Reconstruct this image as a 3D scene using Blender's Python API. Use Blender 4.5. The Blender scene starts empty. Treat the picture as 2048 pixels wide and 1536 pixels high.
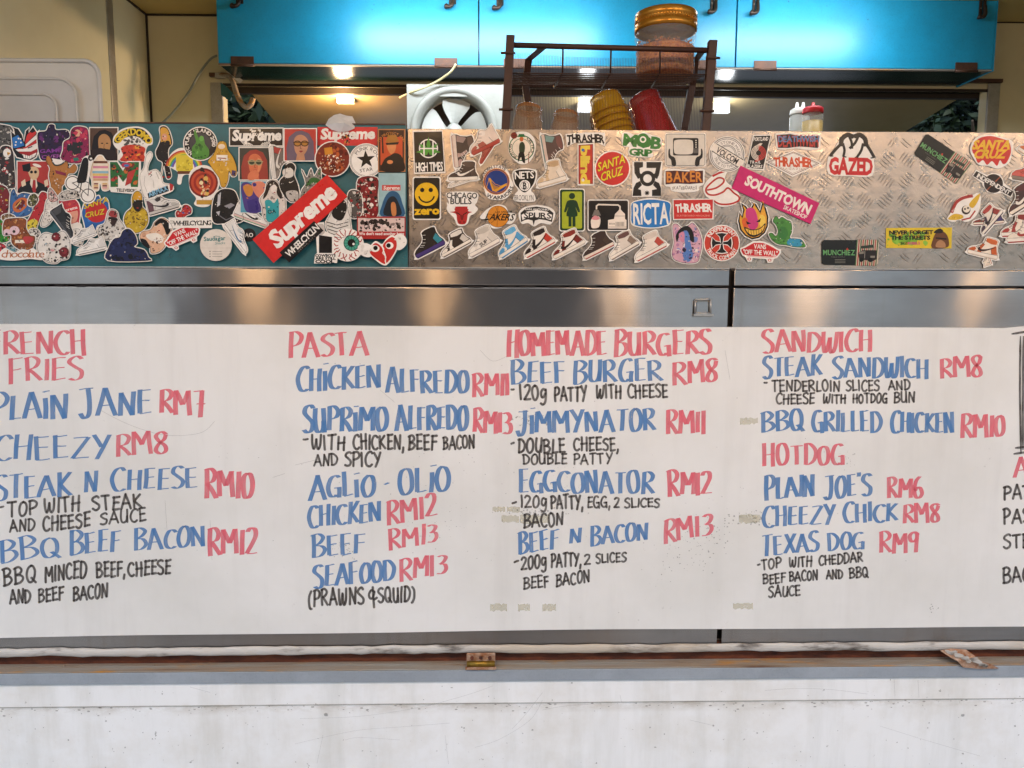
import bpy, bmesh, math, random
from mathutils import Vector, Matrix
from mathutils.geometry import tessellate_polygon
R = math.radians
SC = bpy.context.scene
COL = SC.collection

# ------------------------------------------------------------------ camera
F = 1538.0                                   # focal length in photo pixels (2048 wide)
YAW, PITCH, ROLL = R(1.2), R(6.5), 0.002
CAM = Vector((0, 0, 1.45))
fw = Vector((math.sin(YAW)*math.cos(PITCH), math.cos(YAW)*math.cos(PITCH), -math.sin(PITCH)))
rt0 = Vector((math.cos(YAW), -math.sin(YAW), 0))
up0 = rt0.cross(fw)
rt = rt0*math.cos(ROLL) + up0*math.sin(ROLL)
up = up0*math.cos(ROLL) - rt0*math.sin(ROLL)
cd = bpy.data.cameras.new('camera'); cam = bpy.data.objects.new('camera', cd); COL.objects.link(cam)
cam.matrix_world = Matrix((( rt.x, up.x, -fw.x, CAM.x), (rt.y, up.y, -fw.y, CAM.y), (rt.z, up.z, -fw.z, CAM.z), (0, 0, 0, 1)))
cd.sensor_width = 36; cd.lens = F/2048*36; cd.clip_start = .05; cd.clip_end = 500
SC.camera = cam

# ------------------------------------------------------------------ world, sun, exposure
w = bpy.data.worlds.new('World'); SC.world = w; w.use_nodes = True
nt = w.node_tree; bgn = nt.nodes['Background']
sky = nt.nodes.new('ShaderNodeTexSky'); sky.sky_type = 'NISHITA'; sky.sun_disc = False
SUN_EL, SUN_AZ = R(58), R(200)               # azimuth from +Y clockwise: behind the camera, a little to the left
sky.sun_elevation = SUN_EL; sky.sun_rotation = SUN_AZ
sky.air_density = 1.0; sky.dust_density = 1.0; sky.ozone_density = 1.0
nt.links.new(sky.outputs[0], bgn.inputs[0]); bgn.inputs[1].default_value = 0.13
sd = bpy.data.lights.new('sun', 'SUN'); sun = bpy.data.objects.new('sun', sd); COL.objects.link(sun)
sd.energy = 1.5; sd.angle = R(60); sd.color = (1, .98, .955)
sdir = Vector((math.sin(SUN_AZ)*math.cos(SUN_EL), math.cos(SUN_AZ)*math.cos(SUN_EL), math.sin(SUN_EL)))
sun.rotation_euler = sdir.to_track_quat('Z', 'Y').to_euler()
vs = SC.view_settings; vs.view_transform = 'Standard'; vs.look = 'None'; vs.gamma = 1; vs.exposure = 0.70
try: vs.use_curve_mapping = False
except Exception: pass

# ------------------------------------------------------------------ helpers
def at(px, py, Y):
    """point on the vertical plane Y seen at a photo pixel"""
    d = fw + rt*((px-1024)/F) + up*((768-py)/F)
    return CAM + d*(Y/d.y)
def srgb(c):
    if isinstance(c, str):
        c = c.lstrip('#'); c = tuple(int(c[i:i+2], 16) for i in (0, 2, 4))
    return tuple((v/255/12.92 if v/255 <= .04045 else ((v/255+.055)/1.055)**2.4) for v in c)
def tag(o, label=None, cat=None, group=None, kind=None):
    if label: o['label'] = label
    if cat: o['category'] = cat
    if group: o['group'] = group
    if kind: o['kind'] = kind
    return o
def empty(name, loc=(0, 0, 0), label=None, cat=None, group=None, kind=None):
    o = bpy.data.objects.new(name, None); o.location = loc; o.empty_display_size = .05; COL.objects.link(o)
    return tag(o, label, cat, group, kind)
class MB:
    """collects geometry (world coordinates) for one mesh object"""
    def __init__(s): s.v = []; s.f = []; s.c = []; s.sm = []
    def face(s, pts, c=None, smooth=False):
        n = len(s.v); s.v += [tuple(p) for p in pts]; s.f.append(tuple(range(n, n+len(pts)))); s.c.append(c); s.sm.append(smooth)
    def box(s, a, b, c=None):
        x0, y0, z0 = (min(a[i], b[i]) for i in range(3)); x1, y1, z1 = (max(a[i], b[i]) for i in range(3))
        s.hexa([(x0,y0,z0),(x1,y0,z0),(x1,y1,z0),(x0,y1,z0),(x0,y0,z1),(x1,y0,z1),(x1,y1,z1),(x0,y1,z1)], c)
    def hexa(s, p, c=None):
        n = len(s.v); s.v += [tuple(q) for q in p]
        for f in ((0,3,2,1),(4,5,6,7),(0,1,5,4),(1,2,6,5),(2,3,7,6),(3,0,4,7)):
            s.f.append(tuple(n+i for i in f)); s.c.append(c); s.sm.append(False)
    def tube(s, pts, r, n=8, c=None, caps=True):
        pts = [Vector(p) for p in pts]; rs = r if isinstance(r, (list, tuple)) else [r]*len(pts)
        base = len(s.v); prev = None
        for i, p in enumerate(pts):
            d = (pts[min(i+1, len(pts)-1)] - pts[max(i-1, 0)]).normalized()
            ref = prev if prev is not None else (Vector((0, 0, 1)) if abs(d.z) < .9 else Vector((1, 0, 0)))
            u = (ref - d*ref.dot(d)).normalized(); v = d.cross(u); prev = u
            for k in range(n):
                a = 2*math.pi*k/n; s.v.append(tuple(p + (u*math.cos(a) + v*math.sin(a))*rs[i]))
        for i in range(len(pts)-1):
            for k in range(n):
                a = base+i*n+k; b = base+i*n+(k+1) % n
                s.f.append((a, b, b+n, a+n)); s.c.append(c); s.sm.append(n > 4)
        if caps:
            s.f.append(tuple(base+k for k in reversed(range(n)))); s.c.append(c); s.sm.append(False)
            e = base+(len(pts)-1)*n; s.f.append(tuple(e+k for k in range(n))); s.c.append(c); s.sm.append(False)
    def lathe(s, prof, M, n=32, c=None):
        """prof: (r, z) list, M: matrix"""
        base = len(s.v)
        for r, z in prof:
            for k in range(n):
                a = 2*math.pi*k/n; s.v.append(tuple(M @ Vector((r*math.cos(a), r*math.sin(a), z))))
        for i in range(len(prof)-1):
            for k in range(n):
                a = base+i*n+k; b = base+i*n+(k+1) % n
                s.f.append((a, b, b+n, a+n)); s.c.append(c); s.sm.append(True)
    def build(s, name, mat, parent=None, bevel=0, recalc=False):
        me = bpy.data.meshes.new(name); me.from_pydata(s.v, [], s.f)
        if any(x is not None for x in s.c):
            at_ = me.color_attributes.new('Col', 'FLOAT_COLOR', 'CORNER'); buf = []
            for f, c in zip(s.f, s.c):
                q = c or (.8, .8, .8)
                buf += [q[0], q[1], q[2], 1.0]*len(f)
            at_.data.foreach_set('color', buf)
        me.polygons.foreach_set('use_smooth', s.sm)
        if recalc:
            b = bmesh.new(); b.from_mesh(me); bmesh.ops.recalc_face_normals(b, faces=b.faces); b.to_mesh(me); b.free()
        me.materials.append(mat); me.update()
        o = bpy.data.objects.new(name, me); COL.objects.link(o)
        if parent is not None:
            o.parent = parent; o.matrix_parent_inverse = Matrix.Translation(parent.location).inverted() if parent.type == 'EMPTY' else Matrix()
        if bevel:
            m = o.modifiers.new('bevel', 'BEVEL'); m.width = bevel; m.segments = 2; m.limit_method = 'ANGLE'
        return o
def smooth(pts, closed=False, n=4):
    """Catmull-Rom through 2-D or 3-D points"""
    P = [Vector(p) for p in pts]; m = len(P); out = []
    for i in range(m if closed else m-1):
        if closed: a, b, c, d = P[(i-1) % m], P[i], P[(i+1) % m], P[(i+2) % m]
        else: a, b, c, d = P[max(i-1, 0)], P[i], P[i+1], P[min(i+2, m-1)]
        for k in range(n):
            t = k/n
            out.append(.5*((2*b) + (c-a)*t + (2*a-5*b+4*c-d)*t*t + (3*b-a-3*c+d)*t**3))
    if not closed: out.append(P[-1])
    return out

# ------------------------------------------------------------------ materials
class NT:
    def __init__(s, name):
        s.m = bpy.data.materials.new(name); s.m.use_nodes = True; s.t = s.m.node_tree; s.b = s.t.nodes['Principled BSDF']
    def n(s, typ, **kw):
        o = s.t.nodes.new(typ)
        for k, v in kw.items(): setattr(o, k, v)
        return o
    def l(s, a, b): s.t.links.new(a, b)
    def coord(s, scale=(1, 1, 1)):
        g = s.n('ShaderNodeNewGeometry'); m = s.n('ShaderNodeMapping'); m.inputs['Scale'].default_value = scale
        s.l(g.outputs['Position'], m.inputs[0]); return m.outputs[0]
    def noise(s, vec, scale, detail=4, rough=.55):
        o = s.n('ShaderNodeTexNoise'); o.inputs['Scale'].default_value = scale; o.inputs['Detail'].default_value = detail; o.inputs['Roughness'].default_value = rough
        s.l(vec, o.inputs['Vector']); return o.outputs['Fac']
    def ramp(s, fac, stops):
        o = s.n('ShaderNodeValToRGB'); e = o.color_ramp.elements
        while len(e) < len(stops): e.new(.5)
        for k, (p, c) in enumerate(stops): e[k].position = p; e[k].color = (*c, 1) if len(c) == 3 else c
        s.l(fac, o.inputs[0]); return o.outputs[0]
    def mix(s, fac, a, b, mode='MIX'):
        o = s.n('ShaderNodeMix', data_type='RGBA', blend_type=mode)
        for sock, v in ((o.inputs[0], fac), (o.inputs[6], a), (o.inputs[7], b)):
            if hasattr(v, 'is_output'): s.l(v, sock)
            elif isinstance(v, (int, float)): sock.default_value = v
            else: sock.default_value = (*v, 1)
        return o.outputs[2]
    def bump(s, h, strength=.2, dist=.01):
        o = s.n('ShaderNodeBump'); o.inputs['Strength'].default_value = strength; o.inputs['Distance'].default_value = dist
        s.l(h, o.inputs['Height']); s.l(o.outputs[0], s.b.inputs['Normal'])
    def set(s, **kw):
        for k, v in kw.items():
            k = {'col': 'Base Color', 'rough': 'Roughness', 'metal': 'Metallic', 'alpha': 'Alpha', 'trans': 'Transmission Weight', 'ior': 'IOR',
                 'spec': 'Specular IOR Level', 'coat': 'Coat Weight', 'coatr': 'Coat Roughness', 'aniso': 'Anisotropic', 'arot': 'Anisotropic Rotation',
                 'emc': 'Emission Color', 'ems': 'Emission Strength', 'sss': 'Subsurface Weight'}[k]
            i = s.b.inputs[k]
            if hasattr(v, 'is_output'): s.l(v, i)
            elif isinstance(v, (int, float)): i.default_value = v
            else: i.default_value = (*v, 1)
        return s
def grime(name, base, dark, scale=6, amount=.5, rough=.45, metal=0.0, fine=80, bump=.0, spec=.5):
    """a paint with soft blotches and fine specks of dirt"""
    m = NT(name); v = m.coord()
    a = m.ramp(m.noise(v, scale, 6, .65), [(.35, (0, 0, 0)), (.75, (1, 1, 1))])
    f = m.ramp(m.noise(v, fine, 3, .6), [(.5, (0, 0, 0)), (.8, (1, 1, 1))])
    k = m.mix(.5, a, f, 'ADD')
    mul = m.n('ShaderNodeMath', operation='MULTIPLY'); m.l(k, mul.inputs[0]); mul.inputs[1].default_value = amount
    m.set(col=m.mix(mul.outputs[0], base, dark), rough=rough, metal=metal, spec=spec)
    if bump: m.bump(m.noise(v, fine*2, 4), bump, .002)
    return m.m
M = {}
# painted vinyl and print: colour comes from the sheet's own print
m = NT('vinyl_print'); a = m.n('ShaderNodeAttribute', attribute_name='Col'); v = m.coord()
wr = m.ramp(m.noise(v, 60, 5, .65), [(.3, (.86, .86, .85)), (.6, (1, 1, 1))])
m.set(col=m.mix(1.0, a.outputs['Color'], wr, 'MULTIPLY'), rough=m.ramp(m.noise(m.coord(), 18, 4, .6), [(.3, (.26,)*3), (.7, (.42,)*3)]), spec=.28); M['vinyl'] = m.m
# brushed stainless
m = NT('brushed_steel'); v = m.coord((1.2, 30, 420)); br = m.noise(v, 2.0, 6, .65)
v2 = m.coord((1, 1, 2)); sm = m.noise(v2, 3.2, 4, .6)
c = m.mix(br, (.32, .295, .27), (.50, .47, .44)); c = m.mix(m.ramp(sm, [(.38, (0, 0, 0)), (.72, (.6, .6, .6))]), c, (.21, .185, .165)); dr = m.ramp(m.noise(m.coord((16, 1, .9)), 2.2, 5, .65), [(.55, (0, 0, 0)), (.75, (.5, .5, .5))]); c = m.mix(dr, c, (.30, .24, .19))
tn = m.n('ShaderNodeTangent', direction_type='RADIAL', axis='Z'); m.l(tn.outputs[0], m.b.inputs['Tangent'])
m.set(col=c, metal=1.0, rough=m.ramp(sm, [(.3, (.20,)*3), (.7, (.26,)*3)]), aniso=1.0, arot=0.25)
m.bump(m.noise(m.coord((1.5, 1, 1.5)), 1.7, 3, .4), .16, .05); M['steel'] = m.m
# aluminium tread plate
m = NT('tread_plate'); v = m.coord(); sc_ = m.noise(v, 38, 6, .7); big = m.noise(v, 5, 3)
c = m.mix(sc_, (.24, .21, .18), (.47, .41, .35)); c = m.mix(m.ramp(big, [(.4, (0, 0, 0)), (.7, (.5, .5, .5))]), c, (.22, .195, .17))
m.set(col=c, metal=.85, rough=m.ramp(sc_, [(.3, (.22,)*3), (.75, (.42,)*3)])); m.bump(m.noise(m.coord(), 55, 5, .65), .3, .003); M['tread'] = m.m
M['teal'] = grime('teal_paint', srgb('1c6670'), srgb('1c3636'), 14, .55, .45, fine=120)
M['cream'] = grime('cream_panel', srgb('cfcbac'), srgb('aca47e'), 1.2, .4, .35, fine=4)
M['ceil'] = grime('ceiling_panel', srgb('cdbb7a'), srgb('a8975c'), 1.5, .35, .4, fine=5)
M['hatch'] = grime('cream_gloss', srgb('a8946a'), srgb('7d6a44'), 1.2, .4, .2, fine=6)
M['blue'] = grime('blue_cabinet_paint', srgb('1794c2'), srgb('12647f'), 3.2, .55, .36, fine=160)
M['under'] = grime('dark_teal_gloss', srgb('0c2224'), srgb('081213'), 5, .5, .2, fine=60, spec=.22)
M['dark'] = grime('dark_recess', srgb('241a14'), srgb('120d0a'), 8, .6, .6)
M['black'] = grime('black_metal', srgb('2b2421'), srgb('4a362a'), 60, .5, .4, metal=.4, fine=300)
M['brownmetal'] = grime('rusty_hinge_metal', srgb('4a3a34'), srgb('6b4632'), 50, .6, .5, metal=.5, fine=260)
M['alu'] = grime('aluminium', srgb('b3b2ae'), srgb('7d7a74'), 25, .5, .38, metal=.8, fine=200)
M['screw'] = grime('screw_metal', srgb('8f8a82'), srgb('4b443c'), 300, .6, .35, metal=.9, fine=800)
M['brass'] = grime('brass_pin', srgb('9a7a2e'), srgb('5a4020'), 120, .6, .4, metal=.8, fine=400)
M['grey_plastic'] = grime('grey_cable', srgb('7f8a86'), srgb('5e6662'), 30, .4, .5)
M['cream_cable'] = grime('cream_cable', srgb('d9d3a4'), srgb('a59d6a'), 30, .4, .5)
M['white_plastic'] = grime('white_plastic', srgb('e9ebea'), srgb('b8b6ae'), 9, .25, .32, fine=60)
M['rustpaint'] = grime('rust_brown_coating', srgb('4a2a1c'), srgb('2a1810'), 40, .6, .5, fine=300)
M['wire'] = grime('wire', srgb('54382a'), srgb('33221a'), 40, .5, .45, metal=.3)
M['gold'] = grime('gold_plastic_lid', srgb('c98a2e'), srgb('9d6a1c'), 30, .3, .26, metal=.6, fine=100)
M['red_plastic'] = grime('red_plastic', srgb('c9202a'), srgb('8e141c'), 40, .3, .35)
M['sauce'] = grime('mustard_sauce', srgb('c9a021'), srgb('a07a10'), 30, .4, .4)
M['worktop'] = grime('worktop_steel', srgb('8d8a85'), srgb('6a655e'), 8, .4, .35, metal=.8)
def clear(name, col, rough=.08, alpha=.35, trans=.0):
    m = NT(name); m.set(col=m.mix(m.noise(m.coord(), 25, 3), col, tuple(x*.82 for x in col)), rough=rough, alpha=alpha, spec=.6, trans=trans); return m.m
M['clear'] = clear('clear_plastic', (.80, .86, .86), .05, .2)
M['frost'] = clear('frosted_plastic', (.78, .79, .80), .35, .80)
M['frost_edge'] = clear('frosted_plastic_ridge', (.88, .89, .89), .3, .80)
M['bottle'] = clear('milky_bottle', (.80, .84, .84), .35, .55)
M['fan'] = grime('fan_plastic', srgb('a9aeac'), srgb('84847e'), 9, .3, .35, fine=60)
M['orange_cup'] = clear('orange_tint_plastic', srgb('f2c496'), .08, .36)
M['yellow_cup'] = clear('yellow_tint_plastic', srgb('fac42c'), .08, .58)
M['red_cup'] = clear('red_tint_plastic', srgb('d8383c'), .08, .58)
# fried crumbs in the jar
m = NT('fried_crumbs'); v = m.coord(); n1 = m.noise(v, 120, 5, .7)
m.set(col=m.ramp(n1, [(.3, srgb('7a3000')), (.5, srgb('dc7410')), (.72, srgb('f5a93c'))]), rough=.6); m.bump(n1, .9, .006); M['crumbs'] = m.m
# the menu sheet
m = NT('menu_sheet'); v = m.coord()
blot = m.ramp(m.noise(v, 2.6, 5, .6), [(.42, (0, 0, 0)), (.8, (1, 1, 1))]); sp = m.ramp(m.noise(v, 70, 4, .75), [(.66, (0, 0, 0)), (.74, (1, 1, 1))])
sp2 = m.ramp(m.noise(m.coord(), 7, 3, .5), [(.5, (0, 0, 0)), (.68, (1, 1, 1))])
streak = m.ramp(m.noise(m.coord((9, 1, .8)), 3, 4, .6), [(.5, (0, 0, 0)), (.85, (1, 1, 1))])
c = m.mix(blot, srgb('e9e9e5'), srgb('d4d4cd')); c = m.mix(m.mix(1, streak, (.28,)*3, 'MULTIPLY'), c, srgb('c4c2bc'))
dirt = m.mix(1, m.mix(1, sp, sp2, 'MULTIPLY'), (.5,)*3, 'MULTIPLY'); c = m.mix(dirt, c, srgb('8f8f8a'))
m.set(col=c, rough=.42, spec=.4); m.bump(m.noise(m.coord((1, 1, .6)), 1.5, 2), .25, .02); M['sheet'] = m.m
# white body paint with specks, rain streaks and stains
m = NT('white_body_paint'); v = m.coord()
st = m.ramp(m.noise(m.coord((7, 1, .9)), 2.2, 6, .65), [(.48, (0, 0, 0)), (.8, (1, 1, 1))])
bl = m.ramp(m.noise(v, 3.4, 6, .7), [(.45, (0, 0, 0)), (.78, (1, 1, 1))])
spk = m.ramp(m.noise(v, 95, 2, .5), [(.735, (0, 0, 0)), (.775, (1, 1, 1))])
c = m.mix(m.mix(1, st, (.55,)*3, 'MULTIPLY'), srgb('f2f4f3'), srgb('c9cbc4')); c = m.mix(m.mix(1, bl, (.6,)*3, 'MULTIPLY'), c, srgb('cbc4b2')); c = m.mix(m.mix(1, spk, (.7,)*3, 'MULTIPLY'), c, srgb('77746c'))
gz = m.n('ShaderNodeSeparateXYZ'); m.l(m.n('ShaderNodeNewGeometry').outputs['Position'], gz.inputs[0])
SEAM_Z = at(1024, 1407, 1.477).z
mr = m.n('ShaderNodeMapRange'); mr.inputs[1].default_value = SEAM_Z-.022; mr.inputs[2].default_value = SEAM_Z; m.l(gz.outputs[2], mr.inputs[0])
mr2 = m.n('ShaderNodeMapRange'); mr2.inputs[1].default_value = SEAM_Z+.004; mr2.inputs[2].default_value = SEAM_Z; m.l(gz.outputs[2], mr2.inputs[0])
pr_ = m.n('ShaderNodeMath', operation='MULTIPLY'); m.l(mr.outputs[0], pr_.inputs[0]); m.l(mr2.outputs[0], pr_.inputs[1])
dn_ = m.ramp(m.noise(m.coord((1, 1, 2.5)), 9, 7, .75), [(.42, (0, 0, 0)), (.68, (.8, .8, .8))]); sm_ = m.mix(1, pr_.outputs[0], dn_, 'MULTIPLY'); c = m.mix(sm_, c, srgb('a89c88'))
m.set(col=c, rough=.38, spec=.45); m.bump(m.noise(v, 4, 4), .15, .01); M['body'] = m.m
# corroded white trim, rust channel, dirty ledge
m = NT('corroded_trim'); v = m.coord((1, 1, 1)); n1 = m.noise(m.coord((.6, 2, 2)), 16, 5, .62); n2 = m.noise(v, 3, 4)
c = m.ramp(n1, [(.30, srgb('2a241f')), (.39, srgb('86817a')), (.48, srgb('bdbab3')), (.8, srgb('d2d0ca'))]); c = m.mix(m.ramp(n2, [(.5, (0, 0, 0)), (.7, (.75,)*3)]), c, srgb('b7aa96'))
m.set(col=c, rough=.55); m.bump(n1, .7, .004); M['trim'] = m.m
m = NT('rust'); n1 = m.noise(m.coord((.6, 1, 2)), 30, 7, .7)
m.set(col=m.ramp(n1, [(.3, srgb('3a1f14')), (.5, srgb('63331f')), (.75, srgb('8a4a2a'))]), rough=.85); m.bump(n1, .6, .003); M['rust'] = m.m
m = NT('dirty_ledge'); n1 = m.noise(m.coord((.35, 6, 6)), 9, 7, .7); n2 = m.noise(m.coord((.5, 3, 3)), 6, 5, .7)
c = m.ramp(n1, [(.3, srgb('5a3a26')), (.42, srgb('8a7a68')), (.6, srgb('8f8d86')), (.8, srgb('b8b3a6'))]); c = m.mix(m.ramp(n2, [(.56, (0, 0, 0)), (.66, (1, 1, 1))]), c, srgb('b07a24'))
m.set(col=c, rough=.6); M['ledge'] = m.m
M['strip'] = grime('grey_blue_strip', srgb('a9b2ba'), srgb('7a828a'), 12, .45, .4, metal=.25, fine=220)
M['rusthinge'] = grime('rusted_hinge', srgb('8a5326'), srgb('c9b4a0'), 60, .9, .7, metal=.2, fine=180, bump=.4)
M['paving'] = grime('concrete_paving', (.30, .295, .285), (.18, .175, .165), 3, .6, .85, fine=120, bump=.4)
def ink(name, col, alpha):
    m = NT(name); v = m.coord((60, 1, 9)); n1 = m.noise(v, 3, 4, .6); n2 = m.noise(m.coord(), 30, 3)
    m.set(col=m.mix(n2, col, tuple(x*.78 for x in col)), rough=.55, spec=.25, alpha=m.ramp(n1, [(.25, (alpha-.30,)*3), (.72, (alpha+.10,)*3)])); return m.m
M['ink_red'] = ink('red_marker', srgb('f87484'), .76)
M['ink_blue'] = ink('blue_marker', srgb('5a90cc'), .78)
M['ink_black'] = ink('black_marker', srgb('524d49'), .82)
M['tape'] = clear('tape_residue', srgb('d6d0b0'), .6, .38)
M['smear'] = clear('dark_smear', srgb('3a3a38'), .7, .42)
M['scratch'] = clear('scratch_grey', srgb('a5a5a0'), .6, .24)
M['soot'] = clear('grimy_seam', srgb('9a8f7c'), .7, .45)
M['leaf'] = grime('leaf', (.03, .055, .018), (.012, .024, .008), 20, .6, .45)
M['bark'] = grime('bark', (.10, .07, .045), (.05, .035, .022), 20, .6, .8)
M['house'] = grime('brown_render', (.16, .12, .09), (.09, .07, .05), 1.5, .5, .8, fine=30)
M['bottle_thin'] = clear('thin_milky_bottle', (.82, .84, .82), .3, .28)
for k_, c_ in (('orange_cup', 'e09a58'), ('yellow_cup', 'dc9c14'), ('red_cup', 'b02228')): M[k_+'_thick'] = clear(k_+'_thick_plastic', srgb(c_), .1, .6)
# ------------------------------------------------------------------ the setting
YF = 1.50                                    # front face of the steel flaps
YS = 1.53                                    # sticker panels
YB = 3.20                                    # inside of the far wall
YC = 2.97                                    # cabinet fronts
XL, XR = -2.6, 3.0                           # the truck's ends
b = MB(); b.face([(-120, -120, 0), (120, -120, 0), (120, 120, 0), (-120, 120, 0)])
tag(b.build('ground', M['paving']), kind='structure')
def zf(py, Y=YF, px=1024): return at(px, py, Y).z

truck = empty('food_truck', (0, 1.5, 0), 'white food truck side with steel flaps, sticker panels and open cream kitchen', 'food truck')
def part(name, mat, fn, parent=truck, bevel=0, label=None, kind=None):
    q = MB(); fn(q); o = q.build(name, M[mat], parent, bevel)
    return tag(o, label, kind=kind)
# lower body: two lapped white sheets
zs = zf(1407, 1.477)
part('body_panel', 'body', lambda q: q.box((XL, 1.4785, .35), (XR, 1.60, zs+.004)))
part('upper_body_sheet', 'body', lambda q: q.box((XL, 1.4768, zs), (XR, 1.4784, zf(1360, 1.477)+.004)), bevel=.001)
part('seam_grime', 'soot', lambda q: q.face([(XL, 1.4763, zs+.0005), (XR, 1.4763, zs+.0005), (XR, 1.4763, zs+.0022), (XL, 1.4763, zs+.0022)]), kind='stuff')
def sub_streaks(q):
    rg = random.Random(5)
    for k in range(160):
        c = rg.choice((-1.0, -.7, -.25, .1, .55, .95, 1.2)); x = rg.gauss(c, .16); d = abs(rg.gauss(0, .007)); r = rg.uniform(.0004, .0016); z = zs-.001-d
        q.face([(x+r*2.2*math.cos(j*1.05), 1.4779, z+r*math.sin(j*1.05)) for j in range(6)])
part('seam_dirt', 'soot', sub_streaks, kind='stuff')
# the hinge rail between body and flaps
zt, zb = zf(1340, 1.472), zf(1362, 1.472)
part('rail_front_strip', 'strip', lambda q: q.box((XL, 1.472, zb), (XR, 1.487, zt)), bevel=.0012)
part('rail_ledge', 'ledge', lambda q: q.box((XL, 1.4725, zt+.0003), (XR, 1.508, zt+.003)), bevel=.0008)
def lip(q):
    rg = random.Random(3); n = 220
    z0 = zt+.0032
    for i in range(n):
        x0 = XL+(XR-XL)*i/n; x1 = XL+(XR-XL)*(i+1)/n; a = rg.uniform(.002, .006)
        q.box((x0, 1.490, z0), (x1, 1.4905+a, z0+.0015+a*.3))
part('ledge_lip', 'ledge', lip, kind='stuff')
part('rust_channel', 'rust', lambda q: q.box((XL, 1.509, zt-.01), (XR, 1.545, zf(1300)+.01)))
def trimf(q):
    rg = random.Random(8); n = 260; zc = zf(1297); prev = None; off = 0; thick = .0088
    for i in range(n+1):
        x = XL+(XR-XL)*i/n; off = off*.85+rg.gauss(0, .0005); th = thick+rg.gauss(0, .0006)
        ring = [(x, 1.497+.012*(1-math.cos(a))*0+(-.005*math.sin(a)), zc+off+th*math.cos(a)) for a in [math.pi*k/6 for k in range(7)]]
        ring += [(x, 1.520, zc+off-th*.9), (x, 1.520, zc+off+th)]
        if prev:
            for k in range(len(ring)-1): q.face([prev[k], prev[k+1], ring[k+1], ring[k]], None, True)
        prev = ring
part('corroded_trim', 'trim', trimf)
# flaps, left and right of the gap
def flap(x0, x1, x0b, x1b, tilt):
    f = MB(); zt_, zb_ = zf(575), zf(1297)
    f.hexa([(x0b, YF, zb_), (x1b, YF, zb_), (x1b, YF+.018, zb_), (x0b, YF+.018, zb_), (x0, YF, zt_), (x1, YF, zt_), (x1, YF+.018, zt_), (x0, YF+.018, zt_)])
    o = f.build('steel_flap', M['steel'], truck, .0015)
    g = MB(); g.box((x0, YF-.0015, zf(570.5)), (x1, YF+.030, zf(535)-.003)); g.build('top_rail', M['steel'], o, .0015)
    h = MB(); h.box((x0, YF-.003, zf(535)-.0028), (x1, YF+.0295, zf(535))); h.build('bright_lip', M['alu'], o, .0008)
    return o
gx0, gx1 = at(1457, 590, YF).x, at(1467, 590, YF).x
gb0, gb1 = at(1434, 1280, YF).x, at(1443, 1280, YF).x
flapL = flap(XL, gx0, XL, gb0, 0); flapR = flap(gx1, XR, gb1, XR, 0)
part('flap_backing', 'dark', lambda q: q.box((XL, 1.521, zf(1310)), (XR, 1.5285, zf(536))))
# square wire latch loop
def loop(q):
    c = [at(x, y, YF-.006) for x, y in ((1391, 600), (1421, 599), (1421, 627), (1390, 627))]
    for i in range(4): q.tube([c[i], c[(i+1) % 4]], .0022, 6)
    q.box(at(1388, 628, YF-.008), at(1425, 632, YF+.001))
part('latch_loop', 'alu', loop, flapL)
part('latch_plate', 'steel', lambda q: q.box(at(1394, 603, YF-.0012), at(1418, 626, YF+.001)), flapL)
# black sealant crumbs along the rail seam
def seal(q):
    rg = random.Random(11)
    for k in range(170):
        x = rg.uniform(-1.2, 1.2); l = rg.uniform(.004, .03); z = zf(572.8)+rg.uniform(-.0008, .0012); h = rg.uniform(.0006, .0022)
        if abs(x-gx0) < .02: continue
        q.box((x, YF-.0012-rg.uniform(0, .0006), z-h/2), (x+l, YF+.001, z+h/2))
part('seam_sealant', 'dark', seal, kind='stuff')
# hinges on the rail
def hinge(px, py, tear):
    o = MB(); c = at(px, py, 1.485)
    o.box((c.x-.029, 1.478, c.z-.006), (c.x+.029, 1.483, c.z+.019)); r = o.build('rail_hinge', M['rusthinge'], truck, .0015)
    k = MB(); k.tube([(c.x-.028, 1.4745, c.z-.001), (c.x+.028, 1.4745, c.z-.001)], .006, 10); k.build('hinge_barrel', M['brass'], r)
    for dx in (-.018, 0, .018):
        s = MB(); s.tube([(c.x+dx, 1.4735, c.z+.011), (c.x+dx, 1.478, c.z+.011)], .0035, 8); s.build('rivet', M['rust'], r)
    p = MB(); p.box((c.x-.031, 1.468, c.z-.011), (c.x+.031, 1.474, c.z-.006)); p.build('lower_leaf', M['rusthinge'], r, .001)
hinge(962, 1322, False)
def torn(q):
    rg = random.Random(6); O = [(1880, 1301), (1902, 1297), (1932, 1299), (1946, 1309), (1960, 1321), (1984, 1329), (1998, 1337), (1962, 1338), (1926, 1335), (1916, 1323), (1898, 1313)]
    yd = lambda y: 1.4705 if y > 1321 else 1.4705+(1321-y)/24*.018
    top = [at(x, y, yd(y)-.004) for x, y in O]; bot = [at(x, y, yd(y)) for x, y in O]; c = at(1934, 1318, yd(1318)-.006)
    for i in range(len(O)):
        j = (i+1) % len(O); q.face([c, top[i], top[j]]); q.face([top[i], bot[i], bot[j], top[j]])
tr = part('torn_rust_plate', 'rusthinge', torn)
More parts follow.
